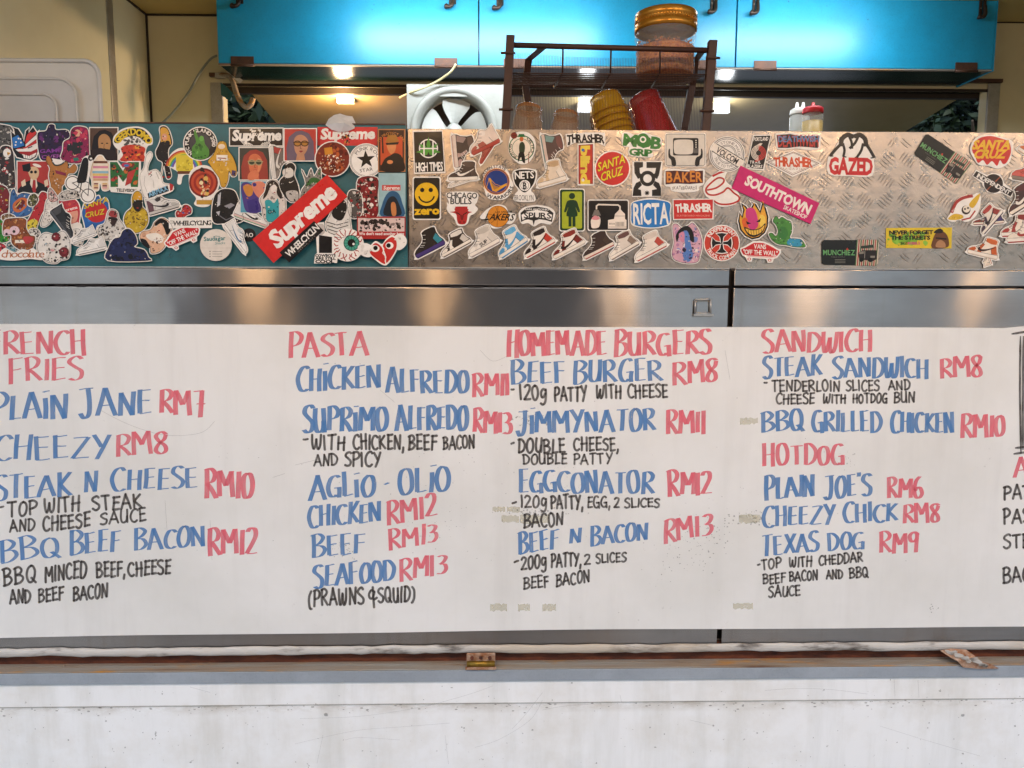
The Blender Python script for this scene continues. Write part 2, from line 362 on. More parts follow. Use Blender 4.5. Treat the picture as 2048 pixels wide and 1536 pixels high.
def flakes(q):
    rg = random.Random(9)
    for k in range(16):
        u = rg.random(); cx_, cy_ = 1896+u*78, 1305+u*26+rg.uniform(-4, 4); L = rg.uniform(5, 11); W_ = rg.uniform(2, 4); a = rg.uniform(-.3, .6); d = (math.cos(a), math.sin(a)); n_ = (-d[1], d[0]); Y0 = (1.4705 if cy_ > 1321 else 1.4705+(1321-cy_)/24*.018)-.0065-.0003*k
        q.face([at(cx_+d[0]*L*s1+n_[0]*W_*s2+rg.uniform(-1, 1), cy_+d[1]*L*s1+n_[1]*W_*s2+rg.uniform(-1, 1), Y0-.002*s1) for s1, s2 in ((-1, -.6), (-.3, -1), (.5, -.9), (1, -.2), (.7, .8), (-.2, 1), (-.9, .5))])
part('pale_rust_flakes', 'trim', flakes, tr, kind='stuff')
def redloop(q):
    pts = smooth([at(x, y, 1.466 if y > 1334 else 1.516) for x, y in ((402, 1323), (404, 1319), (412, 1318), (416, 1323), (408, 1328), (402, 1325), (420, 1321), (436, 1320), (437, 1325), (428, 1330), (414, 1330))], False, 5)
    q.tube(pts, .0011, 6)
part('red_thread_loop', 'red_plastic', redloop)
# scratches on the white body and flap corner marks
def scr(q):
    for P in (((600, 1437), (700, 1434), (780, 1425), (860, 1410), (940, 1388), (985, 1372)), ((590, 1488), (640, 1476), (720, 1460), (800, 1454), (900, 1446)), ((950, 1495), (1000, 1478), (1060, 1440), (1085, 1400)),
              ((634, 1527), (646, 1470)), ((1530, 1381), (1590, 1377), (1660, 1379), (1735, 1388)), ((1760, 1452), (1850, 1480), (1960, 1512)), ((1024, 1458), (1050, 1430), (1085, 1385)), ((1085, 1420), (1130, 1412), (1200, 1407)),
              ((1788, 1358), (1790, 1393)), ((1836, 1360), (1838, 1395)), ((1240, 1390), (1243, 1404)), ((890, 1470), (897, 1528)), ((1380, 1440), (1430, 1452)), ((380, 1374), (420, 1385)), ((690, 1480), (720, 1475), (800, 1480))):
        pts = smooth([at(x, y, 1.4760) for x, y in P], False, 6)
        for a, c in zip(pts, pts[1:]):
            d = (c-a).normalized(); n = Vector((-d.z, 0, d.x))*.00035; q.face([a-n, c-n, c+n, a+n])
part('scratches', 'scratch', lambda q: None or scr(q), kind='stuff')
def bodyspecks(q):
    rg = random.Random(21)
    for px, py, r in ((652, 1430, 5), (1486, 1411, 3), (1926, 1430, 4), (1065, 1460, 2.5), (1300, 1455, 2), (1144, 1366, 2), (1514, 1466, 2), (928, 1456, 2), (475, 1526, 2.4), (305, 1478, 2), (250, 1495, 2), (212, 1442, 2), (1858, 1446, 2), (2030, 1452, 2.5), (137, 1480, 2)):
        c = at(px, py, 1.4758); r *= .001
        q.face([(c.x+r*math.cos(k*.785)*rg.uniform(.6, 1.2), c.y, c.z+r*math.sin(k*.785)*rg.uniform(.5, 1.1)) for k in range(8)])
    for k in range(110):
        c = at(rg.uniform(0, 2048), rg.uniform(1380, 1536), 1.4758); r = rg.uniform(.0004, .0013)
        q.face([(c.x+r*math.cos(k2*1.05), c.y, c.z+r*math.sin(k2*1.05)*rg.uniform(.5, 1.6)) for k2 in range(6)])
part('dirt_specks', 'smear', bodyspecks, kind='stuff')

# sticker panels
zL0, zL1 = zf(529, YS), zf(252, YS); zR1 = zf(258.5, YS)
xj = at(817, 400, YS).x
part('teal_panel', 'teal', lambda q: q.box((XL, YS, zf(535)+.0005), (xj-.003, YS+.004, zL1)), bevel=.0005)
tp = part('tread_plate', 'tread', lambda q: q.box((xj, YS, zf(535)+.0005), (XR, YS+.004, zR1)), bevel=.0008)
part('panel_frame', 'worktop', lambda q: q.box((XL, YS+.0045, zf(535)+.001), (XR, YS+.03, zR1-.004)))
part('panel_top_trim', 'brownmetal', lambda q: q.box((XL, YS-.0008, zL1+.0002), (xj-.003, YS+.012, zL1+.003)), bevel=.0005)
part('panel_gap_shadow', 'dark', lambda q: q.box((xj-.0028, YS+.001, zf(535)+.001), (xj-.0002, YS+.004, zR1-.001)))
def bars(q):
    n = 0; px0 = at(822, 300, YS).x
    p = .040; rows = 5; zc0 = zf(520, YS)
    for r in range(-1, 9):
        for k in range(-1, 46):
            cx = px0+.01+k*p; cz = zc0+r*p*.98
            ang = R(56) if (r+k) % 2 else R(-38)
            d = Vector((math.cos(ang), 0, math.sin(ang))); nn = Vector((-d.z, 0, d.x))
            for j in range(-2, 3):
                c = Vector((cx, 0, cz))+nn*(j*.0066); L = .0155-abs(j)*.0016; wd = .0019
                if c.z+L > zR1-.002 or c.z-L < zf(535)+.003 or c.x-L < xj+.003 or c.x > 2.4: continue
                base = [c-d*L, c-nn*wd, c+d*L, c+nn*wd]
                yb, yt = YS+.0001, YS-.0009
                top = [c-d*L*.62, c-nn*wd*.4, c+d*L*.62, c+nn*wd*.4]
                B = [(v_.x, yb, v_.z) for v_ in base]; T = [(v_.x, yt, v_.z) for v_ in top]
                for i in range(4): q.face([B[i], B[(i+1) % 4], T[(i+1) % 4], T[i]], None, True)
                q.face(T, None, True)
part('raised_tread_bars', 'tread', bars, tp, kind='stuff')
def screw(px, py, Y, parent, r=.004):
    q = MB(); c = at(px, py, Y)
    q.lathe([(0, -.002), (r*.45, -.0022), (r*.5, -.001), (r*.8, -.0016), (r, 0)], Matrix.Translation(c) @ Matrix.Rotation(R(-90), 4, 'X') @ Matrix.Scale(-1, 4, (0, 0, 1)), 12)
    q.build('screw', M['screw'], parent)
tpo = [o for o in truck.children if o.name.startswith('teal_panel')][0]
for s in ((315, 512), (342, 511), (810, 514)): screw(s[0], s[1], YS-.0005, tpo)

# ------------------------------------------------------------------ inside of the kitchen
XW = at(295, 100, YB).x                      # left inner wall
zc = at(295, 28, YB).z                       # ceiling
XRW = 2.75
zo = at(1024, 171, YB).z                     # top of the far opening
xo0, xo1 = at(447, 220, YB).x, at(1972, 220, YB).x
part('side_wall', 'cream', lambda q: q.box((XW-.04, 1.62, .95), (XW, YB+.04, zc+.04)))
part('end_wall', 'cream', lambda q: q.box((XRW, 1.62, .95), (XRW+.04, YB+.04, zc+.04)))
part('ceiling_panel', 'ceil', lambda q: q.box((XW-.04, 1.56, zc), (XRW+.04, YB+.04, zc+.05)))
part('kitchen_floor', 'worktop', lambda q: q.box((XW-.04, 1.56, .90), (XRW+.04, YB+.04, .95)))
part('far_wall_pier', 'cream', lambda q: q.box((XW+.0005, YB, .951), (xo0, YB+.05, zc-.0005)))
part('far_wall_pier', 'cream', lambda q: q.box((xo1, YB, .951), (XRW-.0005, YB+.05, zc-.0005)))
part('far_wall_header', 'cream', lambda q: q.box((xo0+.0003, YB+.001, zo), (xo1-.0003, YB+.049, zc-.0008)))
part('far_wall_base', 'cream', lambda q: q.box((xo0+.0003, YB+.001, .952), (xo1-.0003, YB+.049, 1.86)))
for A_, B_ in (((XW+.0003, YB-.007, 1.0), (XW+.007, YB-.0005, zc-.001)), ((XW+.0075, YB-.006, zc-.007), (at(433, 30, YC).x+.02, YB-.0005, zc-.0003)), ((at(1995, 50, YB).x-.05, YB-.004, zc-.004), (XRW-.01, YB-.0005, zc-.0003)), ((XW+.0003, 1.7, zc-.007), (XW+.006, YB-.008, zc-.0003))):
    part('dark_corner_joint', 'dark', lambda q: q.box(A_, B_))
yst = 2.90
part('wall_joint_strip', 'alu', lambda q: q.box((XW, yst-.022, 1.0), (XW+.004, yst+.022, zc-.008)), bevel=.001)
def crack(q):
    q.tube([at(247, 218, 3.02), at(248, 235, 3.03), at(250, 262, 3.03)], .002, 5)
# frame of the far opening
part('opening_side_frame', 'alu', lambda q: q.box((xo0-.045, YB-.012, 1.9), (xo0+.002, YB-.001, zo-.0)), bevel=.001)
part('opening_side_frame', 'alu', lambda q: q.box((xo1-.002, YB-.012, 1.9), (xo1+.045, YB-.001, zo+.02)), bevel=.001)
part('opening_top_frame', 'brownmetal', lambda q: q.box((xo0-.045, YB-.02, zo+.0215), (xo1+.05, YB-.0006, zo+.036)), bevel=.001)
part('opening_top_recess', 'dark', lambda q: q.box((xo0+.001, YB+.05, at(1024, 190, YB+.05).z), (xo1-.001, YB+.075, zo+.02)))
part('opening_inner_lip', 'dark', lambda q: q.box((xo0+.001, YB-.004, zo-.012), (xo1-.001, YB+.0005, zo-.001)))
# far hatch lid, hinged at the top, sloping out and down
hz = at(1024, 192, YB+.08).z
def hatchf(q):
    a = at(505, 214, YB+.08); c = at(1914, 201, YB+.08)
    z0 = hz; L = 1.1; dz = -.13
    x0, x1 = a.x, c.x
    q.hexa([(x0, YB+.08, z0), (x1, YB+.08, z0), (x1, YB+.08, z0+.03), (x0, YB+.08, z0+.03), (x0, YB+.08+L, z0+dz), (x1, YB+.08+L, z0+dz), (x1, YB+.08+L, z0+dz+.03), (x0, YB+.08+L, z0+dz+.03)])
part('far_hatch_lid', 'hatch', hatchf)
# front header and the raised serving hatch above the picture
part('front_header', 'body', lambda q: q.box((XL, 1.50, 2.32), (XR, 1.56, 2.75)))
def awn(q):
    q.hexa([(XL+.2, 1.49, 2.42), (XR-.2, 1.49, 2.42), (XR-.2, 1.49, 2.45), (XL+.2, 1.49, 2.45), (XL+.2, .25, 2.78), (XR-.2, .25, 2.78), (XR-.2, .25, 2.81), (XL+.2, .25, 2.81)])
part('raised_serving_hatch', 'body', awn)
part('front_corner_post', 'body', lambda q: q.box((XL, 1.50, zL1+.01), (XL+.9, 1.56, 2.319)))
part('front_corner_post', 'body', lambda q: q.box((XR-.35, 1.50, zL1+.01), (XR, 1.56, 2.319)))
part('roof', 'body', lambda q: q.box((XL, 1.50, 2.751), (XR, 3.3, 2.80)))
# counters
part('front_worktop', 'worktop', lambda q: q.box((XW+.001, YS+.031, 1.68), (XRW-.001, 2.12, 1.70)), bevel=.002)
part('far_worktop', 'worktop', lambda q: q.box((XW+.001, 2.62, 1.88), (XRW-.001, YB-.013, 1.90)), bevel=.002)
part('far_worktop_front', 'worktop', lambda q: q.box((XW+.001, 2.64, .951), (XRW-.001, 2.66, 1.8795)))

# ------------------------------------------------------------------ wall cabinet
cab = empty('wall_cabinet', (0, YC, at(1024, 131, YC).z), 'long bright blue overhead cabinet with three doors above the far opening', 'cabinet')
cx = [at(433, 60, YC).x, at(957.5, 60, YC).x, at(1473, 60, YC).x, at(1991, 60, YC).x]
zb_ = at(1024, 131, YC).z; zt_ = zc-.002
part('carcass', 'under', lambda q: q.box((cx[0]+.002, YC+.02, zb_-.003), (cx[3]-.002, YB-.021, zt_)), cab)
part('bottom_edge', 'ledge', lambda q: q.box((cx[0]+.001, YC+.002, zb_-.004), (cx[3]-.001, YC+.0195, zb_-.0005)), cab)
part('side_panel', 'blue', lambda q: q.box((cx[3]-.0018, YC+.0002, zb_-.006), (cx[3]+.004, YB-.002, zt_)), cab)
def toggle(px, py, door):
    c = at(px, py, YC); q = MB()
    q.box((c.x-.013, YC-.006, c.z), (c.x-.002, YC-.0003, c.z+.14)); q.box((c.x+.002, YC-.006, c.z), (c.x+.013, YC-.0003, c.z+.14))
    o = q.build('latch', M['black'], door, .0015)
    h = MB(); h.tube(smooth([(c.x+.004, YC-.010, c.z+.03), (c.x+.002, YC-.02, c.z-.004), (c.x-.012, YC-.024, c.z-.016), (c.x-.026, YC-.02, c.z-.012)], False, 4), [.007]*10+[.010]*2+[.008], 8); h.build('latch_hook', M['black'], o)
    for dz in (.02, .05, .08):
        s = MB()
        for dx in (-.0075, .0075): s.box((c.x+dx-.0022, YC-.0072, c.z+dz), (c.x+dx+.0022, YC-.0061, c.z+dz+.004))
        s.build('latch_screw', M['screw'], o)
def butt(px, py, door):
    c = at(px, py, YC); q = MB(); q.box((c.x-.042, YC-.0035, zb_-.009), (c.x+.042, YC-.0004, zb_+.024)); o = q.build('hinge', M['brownmetal'], door, .0008)
    for dx in (-.026, 0, .026):
        s = MB(); s.lathe([(0, -.0018), (.004, -.0012), (.0045, 0)], Matrix.Translation((c.x+dx, YC-.0036, zb_+.010)) @ Matrix.Rotation(R(-90), 4, 'X') @ Matrix.Scale(-1, 4, (0, 0, 1)), 10); s.build('hinge_screw', M['screw'], o)
    k = MB(); k.tube([(c.x-.042, YC-.004, zb_-.008), (c.x+.042, YC-.004, zb_-.008)], .005, 8); k.build('hinge_pin', M['brownmetal'], o)
for i, (tog, hg) in enumerate(((((480, 8), (905, 9)), ((485, 118), (892, 122))), (((1000, 12), (1427, 20)), ((1030, 124), (1410, 130))), (((1511, 22), (1963, 30)), ((1530, 130), (1932, 133))))):
    q = MB(); q.box((cx[i]+.0025, YC, zb_+.0005), (cx[i+1]-.0025, YC+.018, zt_-.001)); d = q.build('door', M['blue'], cab, .0015)
    for t in tog: toggle(t[0], t[1], d)
    for t in hg: butt(t[0], t[1], d)
    rg = random.Random(i); g = MB()
    for k in range(9):
        a = Vector((rg.uniform(cx[i]+.05, cx[i+1]-.05), YC-.0003, rg.uniform(zb_+.04, zb_+.3))); r = rg.uniform(.0015, .004)
        g.face([(a.x+r*math.cos(j)*rg.uniform(.5, 1.2), a.y, a.z+r*math.sin(j)) for j in (0, 1, 2, 3, 4, 5)])
    tag(g.build('paint_chips', M['smear'], d), kind='stuff')
# ------------------------------------------------------------------ lamps
def lamp(name, loc, col, power, label, r=.03, down=True, group=None):
    e = empty(name, loc, label, 'lamp', group)
    q = MB(); q.lathe([(.0, .045), (.05, .045), (.055, .0), (.045, -.004)], Matrix.Translation(loc), 20); q.build('housing', M['white_plastic'], e)
    mt = NT(name+'_glass'); mt.set(col=(.9, .9, .9), emc=col, ems=power*370)
    q = MB(); q.lathe([(.02, -.003)]+[(.031*math.sin(R(38+14.2*k)), -.028+.031*math.cos(R(38+14.2*k))) for k in range(11)], Matrix.Translation(loc), 20); o = q.build('bulb', mt.m, e)
    ld = bpy.data.lights.new(name, 'SPOT'); ld.energy = power; ld.color = col; ld.shadow_soft_size = r; ld.spot_size = R(165); ld.spot_blend = .6
    lo = bpy.data.objects.new('lamp_light', ld); COL.objects.link(lo); lo.parent = e; lo.location = (0, 0, -.11)
WARM, WHITE = (1, .62, .32), (.93, .97, 1.0)
def emis(name, col, s):
    mt = NT(name); mt.set(col=(.9, .9, .9), emc=col, ems=s); return mt.m
def tube(x0, x1, Y, power, label):
    z = zc-.05; e = empty('tube_light', ((x0+x1)/2, Y, z), label, 'lamp', 'tube lights on the kitchen ceiling')
    q = MB(); q.box((x0-.02, Y-.03, z+.02), (x1+.02, Y+.03, z+.049)); q.build('fixture', M['white_plastic'], e, .003)
    q = MB(); q.tube([(x0, Y, z), (x1, Y, z)], .013, 10); q.build('tube', emis('tube_glow', WHITE, 9), e)
    for x in (x0-.008, x1+.008):
        q = MB(); q.box((x-.008, Y-.012, z-.014), (x+.008, Y+.012, z+.0195)); q.build('end_socket', M['white_plastic'], e)
    ld = bpy.data.lights.new('tube_light', 'AREA'); ld.shape = 'RECTANGLE'; ld.size = x1-x0; ld.size_y = .05; ld.energy = power; ld.color = WHITE
    lo = bpy.data.objects.new('lamp_light', ld); COL.objects.link(lo); lo.parent = e; lo.location = (0, 0, -.03); lo.rotation_euler = (R(42), 0, 0)
tube(-.55, .40, 2.70, 4.3, 'white tube light on the kitchen ceiling above the wire rack')
tube(.80, 1.45, 2.70, 2.5, 'white tube light on the kitchen ceiling above the squeeze bottles')
def flood(px, py, Y, col, power, label):
    c = at(px, py, Y); e = empty('flood_lamp', c, label, 'lamp', 'lamps fixed under the far hatch lid')
    q = MB(); q.box((c.x-.036, Y+.004, c.z-.022), (c.x+.036, Y+.03, c.z+.024)); q.build('lamp_housing', M['white_plastic'], e, .003)
    q = MB(); q.box((c.x-.030, Y, c.z-.018), (c.x+.030, Y+.0035, c.z+.018)); q.build('lens', emis('flood_glow', col, power*(5 if col is WARM else 2.2)), e, .001)
    ld = bpy.data.lights.new('flood_lamp', 'POINT'); ld.energy = power; ld.color = col; ld.shadow_soft_size = .03
    lo = bpy.data.objects.new('lamp_light', ld); COL.objects.link(lo); lo.parent = e; lo.location = (0, -.05, -.04)
flood(690, 194, 3.30, WARM, 7, 'small warm square lamp glowing under the far hatch lid')
flood(1172, 212, 3.34, WHITE, .8, 'small white square lamp under the far hatch lid behind the yellow cups')
flood(1444, 214, 3.34, WHITE, .8, 'small white square lamp under the far hatch lid beside the rack\'s right post')
for i, x in enumerate((-.87, -.22, .46, 1.145, 1.83)):
    lamp('awning_lamp', (x, .30, 2.12), WARM, .5, '%s warm round lamp under the raised serving hatch counted from the sign\'s fries side' % ('first', 'second', 'third', 'fourth', 'fifth')[i], group='warm lamps under the raised hatch')
part('lamp_rail', 'alu', lambda q: q.box((-1.3, .28, 2.166), (2.1, .32, 2.18)))
# ------------------------------------------------------------------ wire dish rack
YR = 1.80; YR2 = 2.06
rack = empty('dish_rack', at(1220, 300, YR), 'rust brown wire dish rack with two tiers standing on the counter behind the tread plate', 'rack')
zcount = 1.7005
def post(pts, wd=.019, dp=.019, label=None):
    q = MB()
    for a, c in zip(pts, pts[1:]):
        a, c = Vector(a), Vector(c); h = Vector((wd/2, 0, 0)); d = Vector((0, dp/2, 0))
        q.hexa([a-h-d, a+h-d, a+h+d, a-h+d, c-h-d, c+h-d, c+h+d, c-h+d])
    return q.build('post', M['rustpaint'], rack, .0015)
def dn(px, py, Y, z): p = at(px, py, Y); return Vector((p.x, Y, z))
a0, a1 = at(1021, 72, YR), at(1011, 258, YR); k = (a1-a0)/(a1.z-a0.z)
post([a0+k*(zcount-a0.z), a0])
b0, b1 = at(1425, 82, YR), at(1411, 258, YR); k2 = (b1-b0)/(b1.z-b0.z)
post([b0+k2*(zcount-b0.z), b0])
# bent rear posts
c0 = [at(1408, 98, YR+.03), at(1390, 122, YR2-.05), at(1384, 172, YR2), at(1368, 258, YR2)]
e = c0[-1]+(c0[-1]-c0[-2])*((zcount-c0[-1].z)/(c0[-1].z-c0[-2].z)); post([e]+c0[::-1], .018, .016)
d0 = [Vector((2*at(1218, 150, YR2).x-p.x-.0, p.y, p.z)) for p in c0]; e = Vector((d0[-1].x-.03, YR2, zcount)); post([e]+d0[::-1], .018, .016)
q = MB(); q.tube([at(1020, 90, YR), at(1426, 101, YR)], .0062, 10); q.build('top_rail', M['rustpaint'], rack)
q = MB(); q.tube([at(1018, 168, YR2), at(1382, 175, YR2)], .005, 8); q.build('back_rail', M['rustpaint'], rack)
for px in (1126, 1222, 1320):
    q = MB(); q.tube([at(px, 94+(px-1020)*.027, YR), at(px-1, 146, YR), at(px-18, 176, YR2)], .0022, 6); q.build('basket_stay', M['wire'], rack)
def shelf(q):
    for i in range(9):
        Y = YR+(YR2-YR)*i/8; z = at(1220, 148, YR).z-.0+(at(1220, 174, YR2).z-at(1220, 148, YR).z)*i/8
        q.tube([(a0.x-.002, Y, z), (b0.x-.01, Y, z)], .0016, 5)
part('shelf_wires', 'wire', shelf, rack, kind='stuff')
def screenf(q):
    n = 128
    for i in range(n):
        px = 1022+(1415-1022)*i/(n-1); sag = 8*math.sin(math.pi*i/(n-1))
        p = at(px, 104+sag+(px-1022)*.02, YR+.004); t = at(px-6, 258, YR+.004)
        q.tube([p, Vector((t.x, YR+.004, zcount+.002))], .00042, 4, caps=False)
def lowtray(q):
    for i in range(15):
        Y = YR+.012+(YR2-YR-.02)*i/14; q.tube([(a0.x-.012, Y, 1.786), (b0.x-.022, Y, 1.786)], .0018, 5)
    for Y in (YR+.010, YR2-.006): q.tube([(a0.x-.012, Y, 1.7825), (b0.x-.022, Y, 1.7825)], .003, 6)
part('lower_tray', 'wire', lowtray, rack, kind='stuff')
part('wire_screen', 'wire', screenf, rack, kind='stuff')
for px, py in ((1016, 106), (1012, 219), (1426, 116), (1414, 222)):
    q = MB(); c = at(px, py, YR-.011); q.tube([c+Vector((-.016, 0, 0)), c+Vector((.016, 0, 0))], .0028, 6); q.build('wire_tie', M['wire'], rack)

# ------------------------------------------------------------------ jar on the rack
YJ = 1.93; jc = at(1329, 150, YJ); jx = jc.x; zb0 = at(1329, 156, YJ).z; zlid = at(1329, 64, YJ).z; ztop = at(1329, 30, YJ).z; rj = (at(1388, 110, YJ).x-at(1270, 110, YJ).x)/2
jar = empty('food_jar', (jx, YJ, zb0), 'clear plastic jar of fried crumbs with gold screw lid on the wire rack', 'jar')
T = Matrix.Translation((jx, YJ, zb0)); H = zlid-zb0
q = MB(); q.lathe([(rj*.93, .004), (rj*1.0, .012), (rj*.985, .03), (rj*.97, H*.5), (rj*.985, H-.04), (rj*.99, H-.022), (rj*1.03, H-.018), (rj*1.03, H-.012), (rj*.99, H-.008), (rj*1.0, H-.004), (rj*.95, H+.004)], T, 40); q.build('jar_wall', M['clear'], jar)
q = MB(); q.lathe([(0, .003), (rj*.93, .004)], T, 40); q.build('jar_base', M['clear'], jar)
q = MB(); rg = random.Random(2); base = [(0, .006), (rj*.9, .007), (rj*.95, .014), (rj*.94, H*.5), (rj*.95, H*.62)]
q.lathe(base, T, 40)
hts = [(rj*.93, H*.63), (rj*.7, H*.70), (rj*.4, H*.73), (0, H*.78)]
q.lathe(hts, T, 40)
for k in range(420):
    a = rg.uniform(0, 6.283); r = rj*math.sqrt(rg.random())*.93; z = H*(.77-.11*(r/rj)**2)+rg.uniform(-.004, .005); s = rg.uniform(.002, .0055)
    if rg.random() < .45: r = rj*.945; z = rg.uniform(.01, H*.64)
    c = T @ Vector((r*math.cos(a), r*math.sin(a), z)); d = [Vector((rg.uniform(-1, 1), rg.uniform(-1, 1), rg.uniform(-1, 1)))*s for _ in range(4)]
    for f in ((0, 1, 2), (0, 2, 3), (0, 3, 1), (1, 3, 2)): q.face([c+d[i] for i in f])
tag(q.build('crumb_filling', M['crumbs'], jar), kind='stuff')
hl = ztop-zlid
q = MB(); pr = [(rj*1.0, H-.003), (rj*1.035, H-.002), (rj*1.045, H+hl*.30), (rj*1.02, H+hl*.34), (rj*1.02, H+hl*.60), (rj*1.04, H+hl*.64), (rj*1.03, H+hl*.95), (rj*1.0, H+hl*1.02), (rj*.9, H+hl), (0, H+hl)]
q.lathe(pr, T, 56); lid = q.build('lid', M['gold'], jar)
q = MB()
for k in range(64):
    a = 2*math.pi*k/64; q.tube([T @ Vector((rj*1.022*math.cos(a), rj*1.022*math.sin(a), H+hl*.36)), T @ Vector((rj*1.022*math.cos(a), rj*1.022*math.sin(a), H+hl*.58))], .0012, 5)
tag(q.build('grip_ribs', M['gold'], lid), kind='stuff')

# ------------------------------------------------------------------ tinted cups standing upside down in the rack
def cup(pbase, ptop, r, mat, label, group, Y, t=0.0, scale=1.0):
    """pbase: pixel of the closed end's middle, ptop: pixel of the lower rim's middle; t: shift along the axis"""
    a, c = at(*pbase, Y), at(*ptop, Y-.02); ax = (c-a).normalized(); L = .118*scale
    o = a+ax*t
    Mx = Matrix.Translation(o) @ (ax.to_track_quat('Z', 'Y').to_matrix().to_4x4())
    e = empty('tinted_cup', o, label, 'cup', group)
    q = MB(); q.lathe([(0, .0), (r*.70, .0), (r*.78, .004), (r*.86, L*.35), (r*.95, L*.8), (r, L)], Mx, 28); q.build('cup_wall', M[mat], e)
    q = MB(); q.lathe([(r*.985, L-.004), (r*1.045, L-.003), (r*1.045, L+.001), (r*.985, L)], Mx, 28); q.build('rim', M[mat+'_thick'], e)
    q = MB(); q.lathe([(r*.80, .010), (r*.79, .003), (r*.70, -.001), (r*.60, -.0015), (r*.58, .001)], Mx, 28); q.build('base_ring', M[mat+'_thick'], e)
YU = 1.90
cup((1058, 215), (1050, 300), .041, 'orange_cup', 'orange tinted clear cup, taller of the pair, beside the rack\'s left post', 'cups in the wire rack', YU)
cup((1133, 227), (1122, 310), .039, 'orange_cup', 'shorter orange tinted clear cup next to the yellow stack', 'cups in the wire rack', YU)
ordn = ('topmost', 'second', 'third', 'fourth', 'fifth', 'sixth', 'seventh', 'eighth')
for k in range(8):
    cup((1208, 192), (1236, 290), .047+.0003*k, 'yellow_cup', '%s yellow tinted cup counted from the top of the nested yellow stack' % ordn[k], 'nested yellow cups', YU, .0165*k, .40)
for k in range(3):
    cup((1285, 193), (1322, 290), .049-.0004*k, 'red_cup', '%s red tinted cup counted from the top of the nested red stack' % ordn[k], 'nested red cups', YU+.02, .02*k)

# ------------------------------------------------------------------ squeeze bottles
def bottle(px0, px1, pyt, Y, label, capmat, fill, two, pyb=258, ysh=227):
    x0, x1 = at(px0, 240, Y).x, at(px1, 240, Y).x; cxm = (x0+x1)/2; r = (x1-x0)/2; z0 = 1.9005; zs_ = at(1610, ysh, Y).z; zt = at(1610, pyt, Y).z
    e = empty('squeeze_bottle', (cxm, Y, z0), label, 'bottle', 'squeeze bottles on the far worktop'); T = Matrix.Translation((cxm, Y, z0)); h = zs_-z0
    q = MB(); q.lathe([(0, .001), (r*.95, .001), (r, .008), (r, h-.006), (r*.93, h), (r*.85, h+.004)], T, 28); q.build('body', M['bottle_thin' if fill else 'bottle'], e)
    if fill:
        q = MB(); hh = fill-z0; q.lathe([(0, .003), (r*.94, .004), (r*.97, .01), (r*.97, hh), (0, hh+.001)], T, 28); q.build('sauce', M['sauce'], e)
    q = MB(); zc_ = h+.003; q.lathe([(r*.98, zc_), (r*1.0, zc_+.002), (r*.98, zc_+.016), (r*.8, zc_+.021), (0, zc_+.023)], T, 28); cp = q.build('cap', M[capmat], e)
    for dx in ((-.011, .011) if two else (0,)):
        q = MB(); q.lathe([(r*.42 if not two else r*.3, zc_+.018), (r*.22, zc_+.024), (.004, zt-z0), (0, zt-z0+.001)], T @ Matrix.Translation((dx, 0, 0)), 14); q.build('nozzle', M[capmat], cp)
bottle(1580, 1618, 205, 2.80, 'white squeeze bottle with two nozzles behind the red capped one', 'white_plastic', None, True, ysh=232)
bottle(1605, 1645, 205, 2.72, 'red capped squeeze bottle half full of mustard coloured sauce', 'red_plastic', at(1620, 243, 2.72).z, False, ysh=229)

# ------------------------------------------------------------------ exhaust fan
YN = 3.02
fan = empty('exhaust_fan', (at(910, 258, YN).x, YN, 1.9005), 'white square exhaust fan with round grille and five blades on the far worktop', 'fan')
fx0, fx1 = at(814, 215, YN).x, at(1008, 215, YN).x; fzt = at(912, 169, YN).z; fcx = (fx0+fx1)/2-.006; fcz = at(908, 263, YN).z; fr_ = (fx1-fx0)/2*.90
q = MB(); n = 48; yf, ybk = YN, YN+.03
ring = [(fcx+fr_*math.cos(2*math.pi*k/n), fcz+fr_*math.sin(2*math.pi*k/n)) for k in range(n)]
def sq(a):
    c, s = math.cos(a), math.sin(a); m_ = max(abs(c), abs(s)); return c/m_, s/m_
hx = (fx1-fx0)/2; zb2 = 1.902; 
for k in range(n):
    a0_, a1_ = 2*math.pi*k/n, 2*math.pi*(k+1)/n; P = []
    for a in (a0_, a1_):
        ux, uz = sq(a); P.append((((fx0+fx1)/2+ux*hx), (fcz+uz*(fzt-fcz) if uz > 0 else fcz+uz*(fcz-zb2))))
    i, j = ring[k], ring[(k+1) % n]
    q.face([(P[0][0], yf, P[0][1]), (i[0], yf, i[1]), (j[0], yf, j[1]), (P[1][0], yf, P[1][1])])
    q.face([(P[0][0], yf, P[0][1]), (P[1][0], yf, P[1][1]), (P[1][0], ybk, P[1][1]), (P[0][0], ybk, P[0][1])])
q.build('housing', M['fan'], fan)
Tn = Matrix.Translation((fcx, YN, fcz)) @ Matrix.Rotation(R(90), 4, 'X')
q = MB(); q.lathe([(fr_*1.0, -.001), (fr_*1.0, .008), (fr_*.95, .014), (fr_*.88, .010), (fr_*.82, -.01), (fr_*.79, -.055)], Tn, 56); q.build('shroud_ring', M['fan'], fan)
q = MB(); q.lathe([(0, .008), (fr_*.16, .006), (fr_*.19, -.004), (fr_*.19, -.04)], Tn, 28); hub = q.build('hub', M['fan'], fan)
for k in range(5):
    q = MB(); ang = R(92+72*k); rows = []
    for i in range(7):
        t = i/6; rr = fr_*(.17+.59*t); half = R(19+9*math.sin(t*2.2))*(1 if t < .9 else .92)
        rows.append([Tn @ Vector((rr*math.cos(ang+u*half-.12*t), rr*math.sin(ang+u*half-.12*t), -.022+u*.011)) for u in (-1, -.5, 0, .5, 1)])
    for i in range(6):
        for j in range(4): q.face([rows[i][j], rows[i][j+1], rows[i+1][j+1], rows[i+1][j]], None, True)
    q.build('blade', M['fan'], fan)
